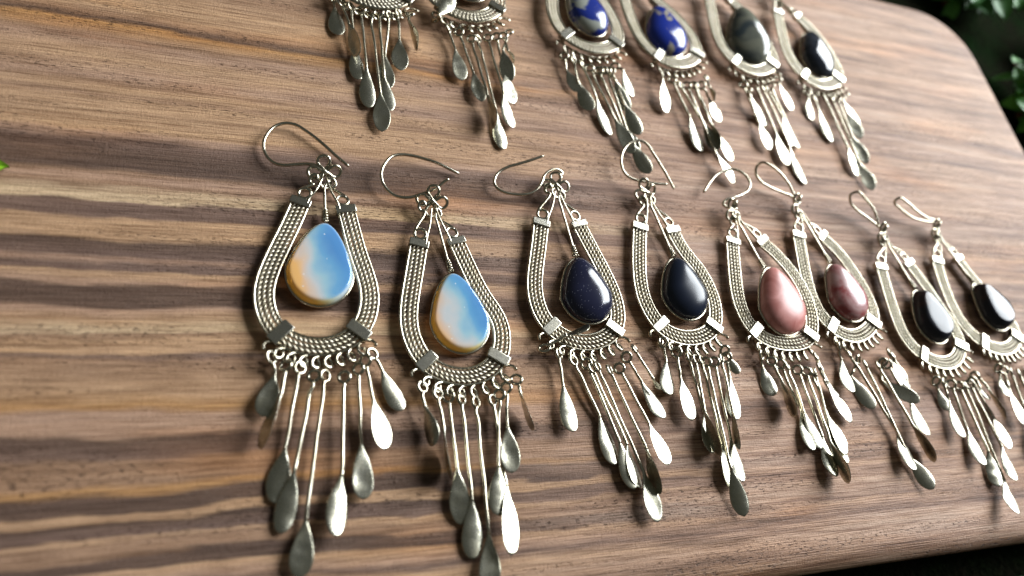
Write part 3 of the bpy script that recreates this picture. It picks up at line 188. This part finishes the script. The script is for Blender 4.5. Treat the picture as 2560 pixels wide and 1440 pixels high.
M_PAD = metal('silver_paddle', (.54, .52, .43), .28, .20, .030, .8, .3, 1.2)

def wood():
    t = NT('oiled_wood'); P = t.P; X, Y, Zc = t.sep(P)
    # slow drift of the grain across the board
    d1 = t.noise(t.mp(P, (.006, .012, .01)), 1, 2, .5); d2 = t.noise(t.mp(P, (.022, .05, .02), (7, 3, 1)), 1, 3, .55)
    d3 = t.noise(t.mp(P, (.05, .35, .05), (2, 9, 4)), 1, 3, .6)
    yy = t.math('ADD', Y, t.math('MULTIPLY_ADD', d2, 5.5, -2.75)); yy = t.math('ADD', yy, t.math('MULTIPLY_ADD', d3, 3.0, -1.5))
    yw = t.math('ADD', yy, t.math('MULTIPLY_ADD', d1, 14.0, -7.0))
    def bands(src, lo, hi, stops):
        return t.ramp(t.math('MULTIPLY_ADD', src, 1/(hi-lo), -lo/(hi-lo)), [((y-lo)/(hi-lo), c) for y, c in stops])
    low = bands(yy, LOW[0][0], LOW[-1][0], LOW); high = bands(yy, HIGH[0][0], HIGH[-1][0], HIGH)
    left = t.mix(t.math('GREATER_THAN', yy, HIGH[0][0]), low, high); bot = bands(yy, BOT[0][0], BOT[-1][0], BOT)
    left = t.mix(t.math('LESS_THAN', yy, LOW[0][0]), left, bot)
    # the right half: evenly streaked timber, specular haze painted in as a paler tone
    s1 = t.noise(t.mp(P, (.010, .16, .05), (3, 1, 0)), 1, 5, .62, .25); s2 = t.noise(t.mp(P, (.018, .55, .05), (1, 5, 0)), 1, 4, .6)
    right = t.ramp(t.math('ADD', t.math('MULTIPLY', s1, .6), t.math('MULTIPLY', s2, .4)),
                   [(.37, (.14, .076, .052)), (.43, (.275, .16, .11)), (.485, (.41, .252, .175)), (.54, (.50, .325, .235)), (.61, (.58, .405, .305))])
    left = t.mix(.07, left, (.37, .235, .15))
    fx = t.math('MULTIPLY', t.math('MULTIPLY_ADD', X, 1/95., .30, clamp=True), .88)          # 0 at the left, 1 by the middle
    fx = t.math('MULTIPLY', fx, t.ramp(d2, [(.3, .75), (.6, 1)]))
    col = t.mix(fx, left, right)
    # streaks and fine grain over everything
    g0 = t.noise(t.mp(P, (.03, 1.0, .1), (0, 2, 0)), 1, 4, .65); g1 = t.noise(t.mp(P, (.09, 3.2, .3)), 1, 3, .6)
    gm = t.noise(t.mp(P, (.016, .42, .1), (8, 2, 0)), 1, 5, .7)
    col = t.mix(1.0, col, t.ramp(gm, [(.33, (.66, .61, .58)), (.48, (1, 1, 1)), (.70, (1.14, 1.13, 1.11))]), 'MULTIPLY')
    col = t.mix(1.0, col, t.ramp(g0, [(.28, (.66, .62, .59)), (.48, (1, 1, 1)), (.75, (1.14, 1.13, 1.11))]), 'MULTIPLY')
    col = t.mix(1.0, col, t.ramp(g1, [(.3, (.64, .59, .55)), (.55, (1.08, 1.08, 1.08))]), 'MULTIPLY')
    g2 = t.noise(t.mp(P, (.05, 5.5, .3), (6, 1, 2)), 1, 2, .5)
    col = t.mix(1.0, col, t.ramp(g2, [(.33, (.74, .70, .67)), (.52, (1.03, 1.03, 1.03)), (.7, (1.10, 1.10, 1.09))]), 'MULTIPLY')
    warm = t.noise(t.mp(P, (.012, .06, .05), (5, 5, 5)), 1, 3, .5)
    col = t.mix(1.0, col, t.ramp(warm, [(.35, (.95, .97, 1.02)), (.55, (1, 1, 1)), (.72, (1.12, .98, .84))]), 'MULTIPLY')
    # open pores: short dark dashes gathered along some growth rings
    po = t.noise(t.mp(P, (.55, 2.6, .4), (3, 3, 3)), 1, 2, .5); zone = t.noise(t.mp(P, (.012, .17, .05), (9, 0, 0)), 1, 3, .5)
    pore = t.math('MULTIPLY', t.ramp(po, [(.59, 0), (.66, 1)]), t.ramp(zone, [(.50, 0), (.60, 1)]))
    fz = t.noise(t.mp(P, (1.5, .8, 1)), 1, 3, .65, .6); fb = t.noise(t.mp(P, (1.9, .75, 1), (4, 4, 4)), 1, 4, .65, 1.2)
    col = t.mix(t.math('MULTIPLY', pore, .75), col, (.055, .028, .018))
    col = t.mix(1.0, col, t.ramp(fz, [(.3, (.93, .92, .91)), (.6, (1.03, 1.03, 1.03))]), 'MULTIPLY')
    h = t.math('ADD', t.math('MULTIPLY', fz, .25), t.math('MULTIPLY', fb, .48)); h = t.math('ADD', h, t.math('ADD', t.math('MULTIPLY', g1, .8), t.math('MULTIPLY', g2, .5)))
    h = t.math('SUBTRACT', h, t.math('MULTIPLY', pore, .9))
    t.lk(t.bump(h, .00034, 1.0), t.p.inputs['Normal'])
    sat = t.n.new('ShaderNodeHueSaturation'); sat.inputs['Saturation'].default_value = 1.06; t.lk(col, sat.inputs['Color']); col = sat.outputs[0]
    t.set(Base_Color=col, Roughness=t.math('MULTIPLY_ADD', fz, .18, .46))
    t.p.inputs['Specular IOR Level'].default_value = .27
    return t.m
M_WOOD = wood()

def opal(name, shift, seed):
    t = NT(name); X, Y, Zc = t.sep(t.P)
    n = t.noise(t.mp(t.P, (.15, .12, .1), (seed, seed*2, 0)), 1, 2, .4)
    u = t.math('ADD', t.math('MULTIPLY_ADD', X, 1/15., .60+shift), t.math('MULTIPLY_ADD', n, .75, -.375))
    u = t.math('ADD', u, t.math('MULTIPLY', Y, .022))
    core = t.ramp(u, [(.10, (.86, .52, .20)), (.22, (.74, .56, .42)), (.36, (.58, .62, .64)), (.53, (.34, .57, .68)), (.72, (.15, .41, .68)), (.98, (.10, .30, .62))])
    rim = t.ramp(u, [(.25, (.92, .64, .14)), (.45, (.84, .76, .40)), (.64, (.68, .76, .62)), (.95, (.60, .72, .80))])  # amber end paints in the glow of light passing through the stone
    top = t.ramp(t.math('MULTIPLY', Zc, .2), [(.30, 0), (.425, 1)], 'EASE')
    col = t.mix(top, rim, core)
    vs = t.n.new('ShaderNodeTexVoronoi'); vs.inputs['Scale'].default_value = .55; t.lk(t.P, vs.inputs['Vector'])      # tiny trapped bubbles
    col = t.mix(t.math('MULTIPLY', t.math('LESS_THAN', vs.outputs['Distance'], .10), t.math('GREATER_THAN', t.sep(vs.outputs['Color'])[0], .55)), col, (.80, .86, .90))
    t.set(Base_Color=col, Roughness=.08, IOR=1.47, Coat_Weight=.3, Coat_Roughness=.05)
    t.p.inputs['Subsurface Weight'].default_value = .15; t.p.inputs['Subsurface Radius'].default_value = (1, .8, .6); t.p.inputs['Subsurface Scale'].default_value = .0012
    tr = t.n.new('ShaderNodeBsdfTransparent'); tr.inputs[0].default_value = (1.0, .66, .22, 1)
    mx = t.n.new('ShaderNodeMixShader'); mx.inputs[0].default_value = .22
    t.lk(t.p.outputs[0], mx.inputs[1]); t.lk(tr.outputs[0], mx.inputs[2]); t.lk(mx.outputs[0], t.out.inputs[0])
    return t.m
def stone_mat(name, c1, c2=None, rough=.12, scale=.18, edges=(.45, .6), seed=0, sparkle=False, spec=.45):
    t = NT(name)
    if c2 is None: col = t.mix(t.noise(t.P, .3, 3, .5), c1, tuple(x*1.5 for x in c1))
    else: col = t.mix(t.ramp(t.noise(t.mp(t.P, (1, 1, 1), (seed, seed, seed)), scale, 4, .55, .6), [(edges[0], 0), (edges[1], 1)]), c1, c2)
    if sparkle:
        v = t.n.new('ShaderNodeTexVoronoi'); v.inputs['Scale'].default_value = 2.1; t.lk(t.P, v.inputs['Vector'])
        f = t.math('MULTIPLY', t.math('LESS_THAN', v.outputs['Distance'], .17), t.math('GREATER_THAN', t.sep(v.outputs['Color'])[0], .62))
        col = t.mix(f, col, (.62, .62, .80)); t.set(Metallic=t.math('MULTIPLY', f, .6))
    t.set(Base_Color=col, Roughness=rough, IOR=1.5); t.p.inputs['Specular IOR Level'].default_value = spec
    return t.m
STONES = {
 'E1': opal('opal_glass_blue', .0, 1.3), 'E2': opal('opal_glass_pale', -.02, 4.1),
 'goldstone': stone_mat('blue_goldstone', (.010, .011, .026), None, .14, sparkle=True),
 'black': stone_mat('black_stone', (.007, .010, .020), None, .24, spec=.35),
 'pink': stone_mat('pink_stone', (.62, .27, .24), (.40, .12, .10), .36, .22, (.35, .7), 2, spec=.5),
 'red': stone_mat('red_stone', (.27, .055, .055), (.48, .30, .29), .24, .14, (.42, .6), 5, spec=.5),
 'facet': stone_mat('dark_faceted_stone', (.020, .020, .026), (.05, .026, .022), .10, .12, (.5, .8), 3, spec=.17),
 'sodalite': stone_mat('blue_white_stone', (.014, .028, .20), (.30, .31, .27), .14, .13, (.50, .56), 7.4),
 'sodalite2': stone_mat('blue_tan_stone', (.012, .028, .23), (.30, .27, .22), .14, .16, (.57, .63), 3.3),
 'greencab': stone_mat('grey_green_stone', (.15, .15, .115), (.035, .045, .05), .12, .12, (.42, .62), 9),
 'blackcab': stone_mat('blue_black_stone', (.012, .014, .022), (.05, .055, .07), .10, .12, (.45, .7), 4),
 'greycab': stone_mat('olive_stone', (.16, .17, .13), (.08, .09, .07), .16, .12, (.45, .7), 6),
}

# ------------------------------------------------------------------ the board
X0, X1, Y0, Y1, RC = -330., 263.5, -80.5, 163., 30.
def outline(inset):
    r = max(RC-inset, 2.); pts = []
    for cx, cy, a0 in ((X1-RC, Y1-RC, 0), (X0+RC, Y1-RC, 90), (X0+RC, Y0+RC, 180), (X1-RC, Y0+RC, 270)):
        for k in range(13):
            a = math.radians(a0+k*7.5); pts.append((cx+r*math.cos(a), cy+r*math.sin(a)))
    return pts
prof = [(8*(1-math.sin(a)), -6*(1-math.cos(a))) for a in np.linspace(0, math.pi/2, 9)]     # rounded-over top edge
prof += [(0, -18.)]+[(4*(1-math.cos(a)), -18-4*math.sin(a)) for a in np.linspace(.3, math.pi/2, 5)]
V = []; F = []
for ins, z in prof: V += [(x*MM, y*MM, z*MM) for x, y in outline(ins)]
n = 52
for i in range(len(prof)-1):
    for j in range(n): k = (j+1) % n; F.append((i*n+j, (i+1)*n+j, (i+1)*n+k, i*n+k))
F.append(tuple(range(n))); F.append(tuple(range((len(prof)-1)*n, len(prof)*n))[::-1])
board = mesh('wooden_board', V, F, M_WOOD)
me = board.data
bmx = bmesh.new(); bmx.from_mesh(me); bmesh.ops.recalc_face_normals(bmx, faces=bmx.faces); bmx.to_mesh(me); bmx.free()
tag(board, 'brown streaked wooden board with rounded corner that all the earrings lie on', 'board')

# ------------------------------------------------------------------ earrings
def pear(n=56):
    """unit outline, tip at +y, length 2, half width 1"""
    a = np.linspace(0, 2*math.pi, n, endpoint=False)+math.pi/2; a[0] += 1e-6
    x = np.cos(a); y = np.sin(a)
    q = (1-y)/2                                        # 0 at the tip, 1 at the round end
    h = np.sqrt(np.maximum(0, 1-((q-.60)/np.where(q < .60, .60, .40))**2)); h = np.where(q < .60, .58*h+.42*(q/.60)**.95, h)
    wx = np.sign(x)*h; y2 = y+.05
    return np.stack([wx, y2-.05], 1)
def make_stone(o, parent, base, key):
    a, b = np.array(o['stone'][0]), np.array(o['stone'][1]); c = (a+b)/2; ax = a-b; ln = np.linalg.norm(ax[:2]); ang = math.atan2(ax[1], ax[0])-math.pi/2
    hw = o['sw']*{'opal': 1.0, 'facet': 1.06, 'pink': 1.24, 'greencab': 1.26, 'sodalite2': 1.19}.get(o['stype'], 1.07); out = pear(); n = len(out); st = o['stype']; zg = 1.7 if o['stype'] in ('opal', 'goldstone') else 2.3
    if st == 'opal': rings = [(.30, -1.3), (.80, -1.3), (.97, -.9), (1.0, 0), (1.0, .5), (.99, 1.1), (.965, 1.6), (.935, 1.92), (.905, 2.04), (.86, 2.09), (.6, 2.13), (.3, 2.15)]
    elif st == 'facet': rings = [(.4, -1.3), (.9, -1.2), (1.0, 0), (1.0, .4), (.95, 2.0), (.86, 3.5), (.80, 3.9), (.76, 4.0), (.4, 4.06)]
    else:
        ht = 4.2; rings = [(.4, -1.3), (.9, -1.2), (1.0, -.2)]+[(math.cos(q)**.78, .3+ht*math.sin(q)**.86) for q in np.linspace(0, 1.54, 16)]
    V = []; F = []
    for s, z in rings: V += [(x*hw*s*MM, y*ln/2*s*MM, z*MM) for x, y in out]
    for i in range(len(rings)-1):
        for j in range(n): k = (j+1) % n; F.append((i*n+j, i*n+k, (i+1)*n+k, (i+1)*n+j))
    F.append(tuple(range(n))[::-1]); F.append(tuple(range((len(rings)-1)*n, len(rings)*n)))
    m = STONES[key] if st == 'opal' else STONES[st]
    s = mesh('stone', V, F, m, parent); s.location = (c[0]*MM-base[0], c[1]*MM-base[1], zg*MM-base[2])
    tx, ty = TILT.get(key, (0, 0))
    s.rotation_euler = (Matrix.Rotation(math.radians(ty), 4, 'Y') @ Matrix.Rotation(math.radians(tx), 4, 'X') @ Matrix.Rotation(ang, 4, 'Z')).to_euler()
    if key in TILT: s.location.z += 1.2*MM
    ring = np.array([(x*(hw+.15)*MM, y*(ln/2+.15)*MM, (-.1)*MM) for x, y in np.vstack([out, out[:2]])])
    v, f = tube_vf(ring, .42*MM, 7); mesh('bezel_wire', v, f, M_WIRE, s)
    tip = c+ax/2*1.06; return np.array([tip[0], tip[1], zg+.2]), ang
TILT = {'T5': (6, -12), 'E5': (4, 4)}

CLAMP_TILT = {'E3': .09, 'E4': .10, 'E5': .05, 'E6': .04, 'E7': .02, 'T3': .06, 'T4': .05}
def make_earring(key, label, quality):
    o = EARRINGS[key]; rnd = random.Random(key); rs = np.random.RandomState(abs(sum(map(ord, key)))*7)
    Fr = np.array(o['frame']); n = 560 if quality else 420
    Cn = spline(Fr, n); base = Vector((*(Fr[len(Fr)//2][:2]*MM), 0)); bv = np.array(base)
    e = empty('earring', base)
    tag(e, label, 'earring', 'silver teardrop earrings laid out on the wooden board')
    def add(name, vf, m, parent=e): return mesh(name, vf[0]*MM-bv, vf[1], m, parent)
    T = nrm(np.gradient(Cn, axis=0)); T[:, 2] = 0; T = nrm(T); N = np.stack([-T[:, 1], T[:, 0], 0*T[:, 0]], 1)   # N: left of travel = inside
    B = np.tile((0, 0, 1.), (n, 1)); s = np.linspace(0, 1, n)
    arc = np.r_[0, np.cumsum(np.linalg.norm(np.diff(Cn, axis=0), axis=1))]
    # plain border wires
    wob = lambda a: a*np.sin(2*math.pi*(rnd.uniform(1, 2.5)*s+rnd.random()))
    for nm, off in (('outer_wire', -2.12), ('inner_wire', 2.12)):
        P = Cn[::4]+N[::4]*(off+wob(.06))[::4, None]; P = P.copy()
        add(nm, tube_vf(P, .40, 8), M_WIRE)
    # three two-strand ropes
    for off in (-1.13, 0., 1.13):
        c = Cn+N*(off+wob(.07))[:, None]+B*(.08*np.sin(9*s+off))[:, None]
        ph = 2*math.pi*arc/2.5+rnd.random()*6; parts = []
        for k in (0, math.pi):
            rad = np.cos(ph+k)[:, None]*N+np.sin(ph+k)[:, None]*B
            parts.append(tube_vf(c+rad*.265, .295, 8, ref=rad))
        add('twisted_rope', join(*parts), M_ROPE)
    # clamps and end caps
    ci = [int(x*(n-1)) for x in o['clamps']]
    for i in ci:
        tilt = B[i]+np.array((.906*.85, .423*.85, 0))*CLAMP_TILT.get(key, .02)*(1 if i == ci[1] else .8)+np.array((rnd.uniform(-.03, .03), rnd.uniform(-.03, .03), 0))
        v = bevel_box(Cn[i]+B[i]*.1, N[i], tilt, (5.9+rnd.uniform(-.2, .3), 2.9+rnd.uniform(-.25, .25), 2.0), .26); flat(add('clamp_band', v, M_BAND))
    for i, cp in ((0, o['caps'][0]), (n-1, o['caps'][1])):
        j = 8 if i == 0 else n-9
        d = -T[j] if i == 0 else T[j]
        c = Cn[i]+d*.35; flat(add('end_cap', bevel_box(c, N[j], B[i], (5.3, 2.2+rnd.uniform(-.2, .2), 1.8), .24), M_BAND))
    # knot of four wire lobes
    K = np.array(o['knot']); zk = []
    for k in range(4):
        ph = k*math.pi/2; cen = 2.75*np.exp(1j*ph)
        zk += list(cen+1.5*np.exp(1j*(ph+math.pi+np.linspace(.75, 2*math.pi-.75, 40))))+[.55*np.exp(1j*(ph-2.2))]*1
    zk = np.array(zk+zk[:2]); zk = spline(np.stack([zk.real, zk.imag, 0*zk.real], 1), 193); zk = zk[:, 0]+1j*zk[:, 1]; t = np.linspace(0, 2*math.pi, 193)
    up2 = nrm(K[:2]-(Cn[0][:2]+Cn[-1][:2])/2); a0 = math.atan2(up2[1], up2[0])+math.radians(o['krot']); zk = zk*np.exp(1j*a0)
    kt = math.radians(o['ktilt']); Pk = np.stack([zk.real, zk.imag, .45*np.sin(6*t)], 1)
    # tilt the knot about its cross axis so that it leans up from the board
    cx = np.array([math.cos(a0+math.pi/2), math.sin(a0+math.pi/2), 0]); Rm = np.array(Matrix.Rotation(-kt*.75, 3, Vector(cx)))
    Pk = Pk@Rm.T; Pk += K; Pk[:, 2] += max(0, .6-Pk[:, 2].min())
    add('wire_knot', tube_vf(Pk, .46, 8), M_WIRE)
    lobes = [Pk[(48*k+23) % 192] for k in range(4)]             # lobe tips: up, left.., down, right..
    # link hooks between caps and knot, and the straight ends of the inner wire
    for sgn, i in ((0, 0), (1, n-1)):
        d = -T[3] if i == 0 else T[-4]; c0 = Cn[i]+d*1.75
        tgt = min(lobes, key=lambda q: np.linalg.norm(q[:2]-c0[:2]))
        v = tgt-c0; L = max(np.linalg.norm(v), 3.0); u = v/np.linalg.norm(v); sd = nrm(np.cross((0, 0, 1.), u))
        if sgn: sd = -sd
        r1 = 1.5; r2 = 1.15; pts = []; ca = c0+u*(r1*.85); cb = c0+u*max(L-.6, r1*1.85+r2)
        for a in np.linspace(-1.1, 1.9*math.pi-1.1, 20): pts.append(ca+u*r1*math.sin(a+math.pi/2)*1.0+sd*r1*math.cos(a+math.pi/2)+np.array((0, 0, .5+.18*math.sin(a))))
        for a in np.linspace(-1.9, 2.9, 14): pts.append(cb+u*r2*math.sin(a)*1.0+sd*r2*math.cos(a)*.75+np.array((0, 0, .5+.5*math.sin(a))))
        P = spline(np.array(pts), 96); P[:, 2] = np.maximum(P[:, 2], .5)
        add('link_hook', tube_vf(P, .45, 8), M_WIRE)
        inner = Cn[i]+N[i]*1.7+B[i]*.5; dn = min(lobes, key=lambda q: np.linalg.norm(q[:2]-inner[:2]-0*u[:2]))
        low = K+np.array((*(-up2*2.2), .2))
        P = spline(np.array([inner-d*.5, inner+d*1.6+np.array((0, 0, .25)), (inner+low)/2+d*.5+np.array((0, 0, .3)), low+sd*.5*(1 if sgn else 1)]), 24)
        add('wire_end', tube_vf(P, np.linspace(.36, .26, 24), 7), M_WIRE)
    # stone and what it hangs from
    tip, ang = make_stone(o, e, base, key)
    k0 = K+np.array((*(-up2*2.6), .0)); dv = tip-k0; L = np.linalg.norm(dv); dv /= L; sd = nrm(np.cross((0, 0, 1.), dv))
    pts = [k0+dv*-.6+sd*.5, k0+dv*.3+sd*.9, k0+dv*1.4+sd*.25]+[k0+dv*q for q in np.linspace(2.2, L-.1, 8)]
    hg = add('stone_hanger', tube_vf(spline(np.array(pts), 40), .38, 7), M_WIRE)
    th = np.linspace(0, 2*math.pi*4.2, 90); q = np.linspace(L-3.4, L-.2, 90)
    P = k0+dv*q[:, None]+(np.cos(th)[:, None]*sd+np.sin(th)[:, None]*np.cross(dv, sd))*(.55+.25*np.linspace(0, 1, 90))[:, None]
    add('wire_wrap', tube_vf(P, .27, 6), M_WIRE, hg)
    # ear hook
    P = spline(np.array(o['hook']), 110); rr = np.full(110, .46); rr[:3] = (.34, .42, .46)
    add('ear_hook', tube_vf(P, rr, 8), M_WIRE)
    # row of scroll loops under the band
    i0, i1 = ci; idx = np.linspace(i0+2, i1-2, 9*22); idx = idx.astype(int)
    q = np.linspace(0, 1, len(idx)); nl = 9; ph = 2*math.pi*nl*q
    P = Cn[idx]-N[idx]*(2.12+1.7)+(np.cos(ph)[:, None]*-N[idx]+np.sin(ph)[:, None]*-T[idx])*1.55
    P[:, 2] = 1.9+.6*np.sin(ph+.6); add('scroll_row', tube_vf(P, .44, 8), M_WIRE)
    # dangles: curl, stem and hammered paddle
    for Lp, Np, Tp, nn, bend in o['dang']:
        Lp, Np, Tp, nn = map(lambda a: np.array(a, float), (Lp, Np, Tp, nn))
        av = Tp-Np; ln = np.linalg.norm(av); av /= ln; want = rnd.uniform(11.3, 12.8)
        if ln < want and np.linalg.norm(Tp-Lp) > want+2.5: Np = Tp-av*want; ln = want
        wm = rnd.uniform(2.25, 2.6)*min(1., ln/9.5)
        dw = Np-Lp; dl = np.linalg.norm(dw); dw /= dl; sd = nrm(np.cross((0, 0, 1.), dw))*rnd.choice((-1, 1)); lift = np.array((0, 0, 1.))
        e1 = nrm(sd*.8+lift*rnd.uniform(.3, .7)); r1 = 1.32; pts = []
        for a in np.linspace(-1.3, 1.5*math.pi, 15): pts.append(Lp+r1*(math.cos(a)*e1-math.sin(a)*dw))
        k = [Lp+dw*min(2.4, dl*.4)+sd*rnd.uniform(-.1, .3)]
        if dl > 6: k += [Lp+dw*q+sd*rnd.uniform(-.10, .10)+lift*rnd.uniform(-.1, .15) for q in np.linspace(4, dl-2, max(2, int(dl/5)))]
        P = spline(np.array(pts+k+[Np, Np+av*.7]), 64); P[:, 2] = np.maximum(P[:, 2], .45)
        dg = add('dangle', tube_vf(P, .45, 8), M_WIRE)
        rows = 24; t = np.linspace(0, 1, rows)**.92; f = np.where(t < .66, .14+.86*np.sin(np.minimum(t/.66, 1)*math.pi/2)**1.35, np.sqrt(np.maximum(0, 1-((t-.66)/.341)**2)))
        f = f*(1+.05*np.sin(7*t+rnd.random()*6)*t); wh = np.maximum(wm*f, .05); th = np.maximum(.42*(1-t/.35), .11); th = np.where(t > .97, .08, th)
        sv = np.cross(nn, av); an = np.arange(14)*2*math.pi/14; asym = rnd.uniform(-.35, .35)
        V = []; ham = [(rnd.uniform(.2, .95), rnd.uniform(-2, 2), rnd.uniform(-.13, .13), rnd.uniform(.8, 2.0)) for _ in range(12)]
        for r in range(rows):
            x = np.sign(np.cos(an))*np.abs(np.cos(an))**.8*wh[r]; z = np.sin(an)*th[r]
            z = z+bend*2.9*(t[r]**2-t[r])-.34*(x/wm)**2*(1 if bend > 0 else -.7)
            for ht, hx, ha, hr in ham: z = z+ha*np.exp(-(((t[r]-ht)*ln)**2+(x-hx)**2)/hr**2)
            V.append((Np+av*(t[r]*ln))[None]+(x+asym*t[r]**2)[:, None]*sv[None]+z[:, None]*nn[None])
        V = np.vstack(V); lowest = V[:, 2].min()
        if lowest < .12: V[:, 2] = np.where(V[:, 2] < 1.2, .12+(V[:, 2]-lowest)*(1.2-.12)/(1.2-lowest), V[:, 2])
        F = []
        for r in range(rows-1):
            for j in range(14): k2 = (j+1) % 14; F.append((r*14+j, r*14+k2, (r+1)*14+k2, (r+1)*14+j))
        F.append(tuple(range(14))[::-1]); F.append(tuple(range((rows-1)*14, rows*14)))
        add('paddle', (V, F), M_PAD, dg)
    return e

LABELS = [
 ('E1', 'front-row silver earring with bright blue and orange opal-like stone, leftmost of that row', 1),
 ('E2', 'silver earring with milky blue opal-like stone and yellow edge, second from left in front row', 1),
 ('E3', 'silver earring with glittering midnight blue stone and one fringe piece flipped over its frame', 1),
 ('E4', 'silver earring with plain glossy black stone, between the glittering blue and the pink stone earrings', 1),
 ('E5', 'silver earring with smooth pink oval stone, its frame touching the dark red stone earring', 1),
 ('E6', 'silver earring with dark red stone, right behind the pink stone earring', 1),
 ('E7', 'silver earring with dark faceted stone, second from right in the front row', 0),
 ('E8', 'silver earring with dark faceted stone, cut by the right edge of the picture', 0),
 ('T1', 'back-row silver earring cut off above its fringe, leftmost of that row, no stone in view', 0),
 ('T2', 'back-row silver earring with olive stone and one fringe piece flipped up over its clamp', 0),
 ('T3', 'back-row silver earring with blue stone crossed by a broad pale band', 0),
 ('T4', 'back-row silver earring with blue stone marked by small tan patches', 0),
 ('T5', 'back-row silver earring with grey-green stone and many bright fringe paddles', 0),
 ('T6', 'back-row silver earring with blue-black stone, nearest the garden greenery', 0)]
for k, lab, q in LABELS: make_earring(k, lab, q)

# ------------------------------------------------------------------ the garden beside the board
def ground_mat():
    t = NT('dark_soil'); a = t.noise(t.P, .05, 6, .65); b = t.noise(t.P, .4, 5, .6)
    t.set(Base_Color=t.mix(t.ramp(b, [(.35, 0), (.7, 1)]), (.010, .014, .008), t.mix(t.ramp(a, [(.4, 0), (.65, 1)]), (.024, .020, .014), (.012, .035, .010))), Roughness=1.0); t.p.inputs['Specular IOR Level'].default_value = 0.0
    t.lk(t.bump(b, .006), t.p.inputs['Normal']); return t.m
g = mesh('ground', [(-15, -15, -.0223), (15, -15, -.0223), (15, 15, -.0223), (-15, 15, -.0223)], [(0, 1, 2, 3)], ground_mat(), smooth=False); tag(g, kind='structure', label='dark soil under and beyond the board')
def leaf_mat(name, c1, c2):
    t = NT(name); oi = t.n.new('ShaderNodeObjectInfo')
    t.set(Base_Color=t.mix(oi.outputs['Random'], c1, c2), Roughness=.5)
    t.p.inputs['Transmission Weight'].default_value = 0.0; return t.m
LEAF = leaf_mat('green_leaf', (.03, .14, .02), (.09, .32, .045)); PALE = leaf_mat('pale_leaf', (.05, .10, .04), (.10, .15, .07)); LIME = leaf_mat('lime_leaf', (.25, .50, .02), (.30, .55, .03))
STEM = stone_mat('red_brown_stem', (.13, .035, .022), (.08, .03, .018), .6, .3, (.4, .6), 1)
def leaf_mesh(name, m):
    V = []; F = []; rows = 9
    for i in range(rows):
        q = i/(rows-1); wd = .30*math.sin(math.pi*min(1, q*.97+.03))**.8*(1-.25*q)
        for x in (-1, -.5, 0, .5, 1): V.append((x*wd, q, .10*abs(x)*(1-q*.4)-.22*q*q))
    for i in range(rows-1):
        for j in range(4): F.append((i*5+j, i*5+j+1, i*5+j+6, i*5+j+5))
    nv = len(V); V += [(x, y, z-.012) for x, y, z in V]; F += [tuple(nv+k for k in f[::-1]) for f in list(F)]
    me = bpy.data.meshes.new(name); me.from_pydata(V, [], F); me.polygons.foreach_set('use_smooth', [True]*len(F)); me.materials.append(m); return me
LM = leaf_mesh('leaf', LEAF); LP = leaf_mesh('leaf', PALE); LL = leaf_mesh('leaf', LIME)
def plant(loc, nst, h, spread, me, size, seed, label, per=9, lean=(0, 0)):
    r = random.Random(seed); e = empty('garden_plant', Vector(loc)*MM); tag(e, label, 'plant', 'low plants around the board')
    for k in range(nst):
        a = r.random()*6.28; tp = np.array((math.cos(a)*spread*r.uniform(.3, 1)+lean[0], math.sin(a)*spread*r.uniform(.3, 1)+lean[1], h*r.uniform(.6, 1.1)))
        b = np.array((r.uniform(-6, 6), r.uniform(-6, 6), 0)); P = spline(np.array([b, b*.6+tp*.35+np.array((0, 0, h*.2)), tp]), 14)
        v, f = tube_vf(P, np.linspace(1.3, .5, 14), 6); mesh('stem', v*MM, f, STEM, e)
        for q in range(per):
            u = .25+.75*(q+r.random())/per; p = P[min(13, int(u*13))]
            l = bpy.data.objects.new('leaf', me); COL.objects.link(l); l.parent = e; l.location = Vector(p)*MM; sz = size*r.uniform(.6, 1.2)*MM; l.scale = (sz, sz, sz)
            l.rotation_euler = (r.uniform(-.5, .6), r.uniform(-.5, .5), r.random()*6.28)
    return e
plant((305, 205, -22.3), 8, 26, 50, LM, 19, 1, 'leafy dark green plant behind the far corner of the board', 14)
plant((375, 165, -22.3), 6, 26, 50, LM, 18, 2, 'green plant with red stems right of the board end', 14)
plant((318, 120, -22.3), 7, 16, 36, LM, 15, 3, 'low green plant close beside the right edge of the board', 14)
plant((440, 250, -22.3), 7, 40, 60, LM, 24, 5, 'tall green plant farthest beyond the board corner')
plant((188, -112, -22.3), 4, 14, 26, LP, 20, 4, 'pale green low plant below the front edge of the board', 14)
lf = bpy.data.objects.new('small_leaf', LL); COL.objects.link(lf); lf.location = (-.1422, .0225, .0016); lf.scale = (.024, .024, .012); lf.rotation_euler = (.08, 0, -1.45)
tag(lf, 'small lime green leaf lying on the board at the left edge of the picture', 'leaf')
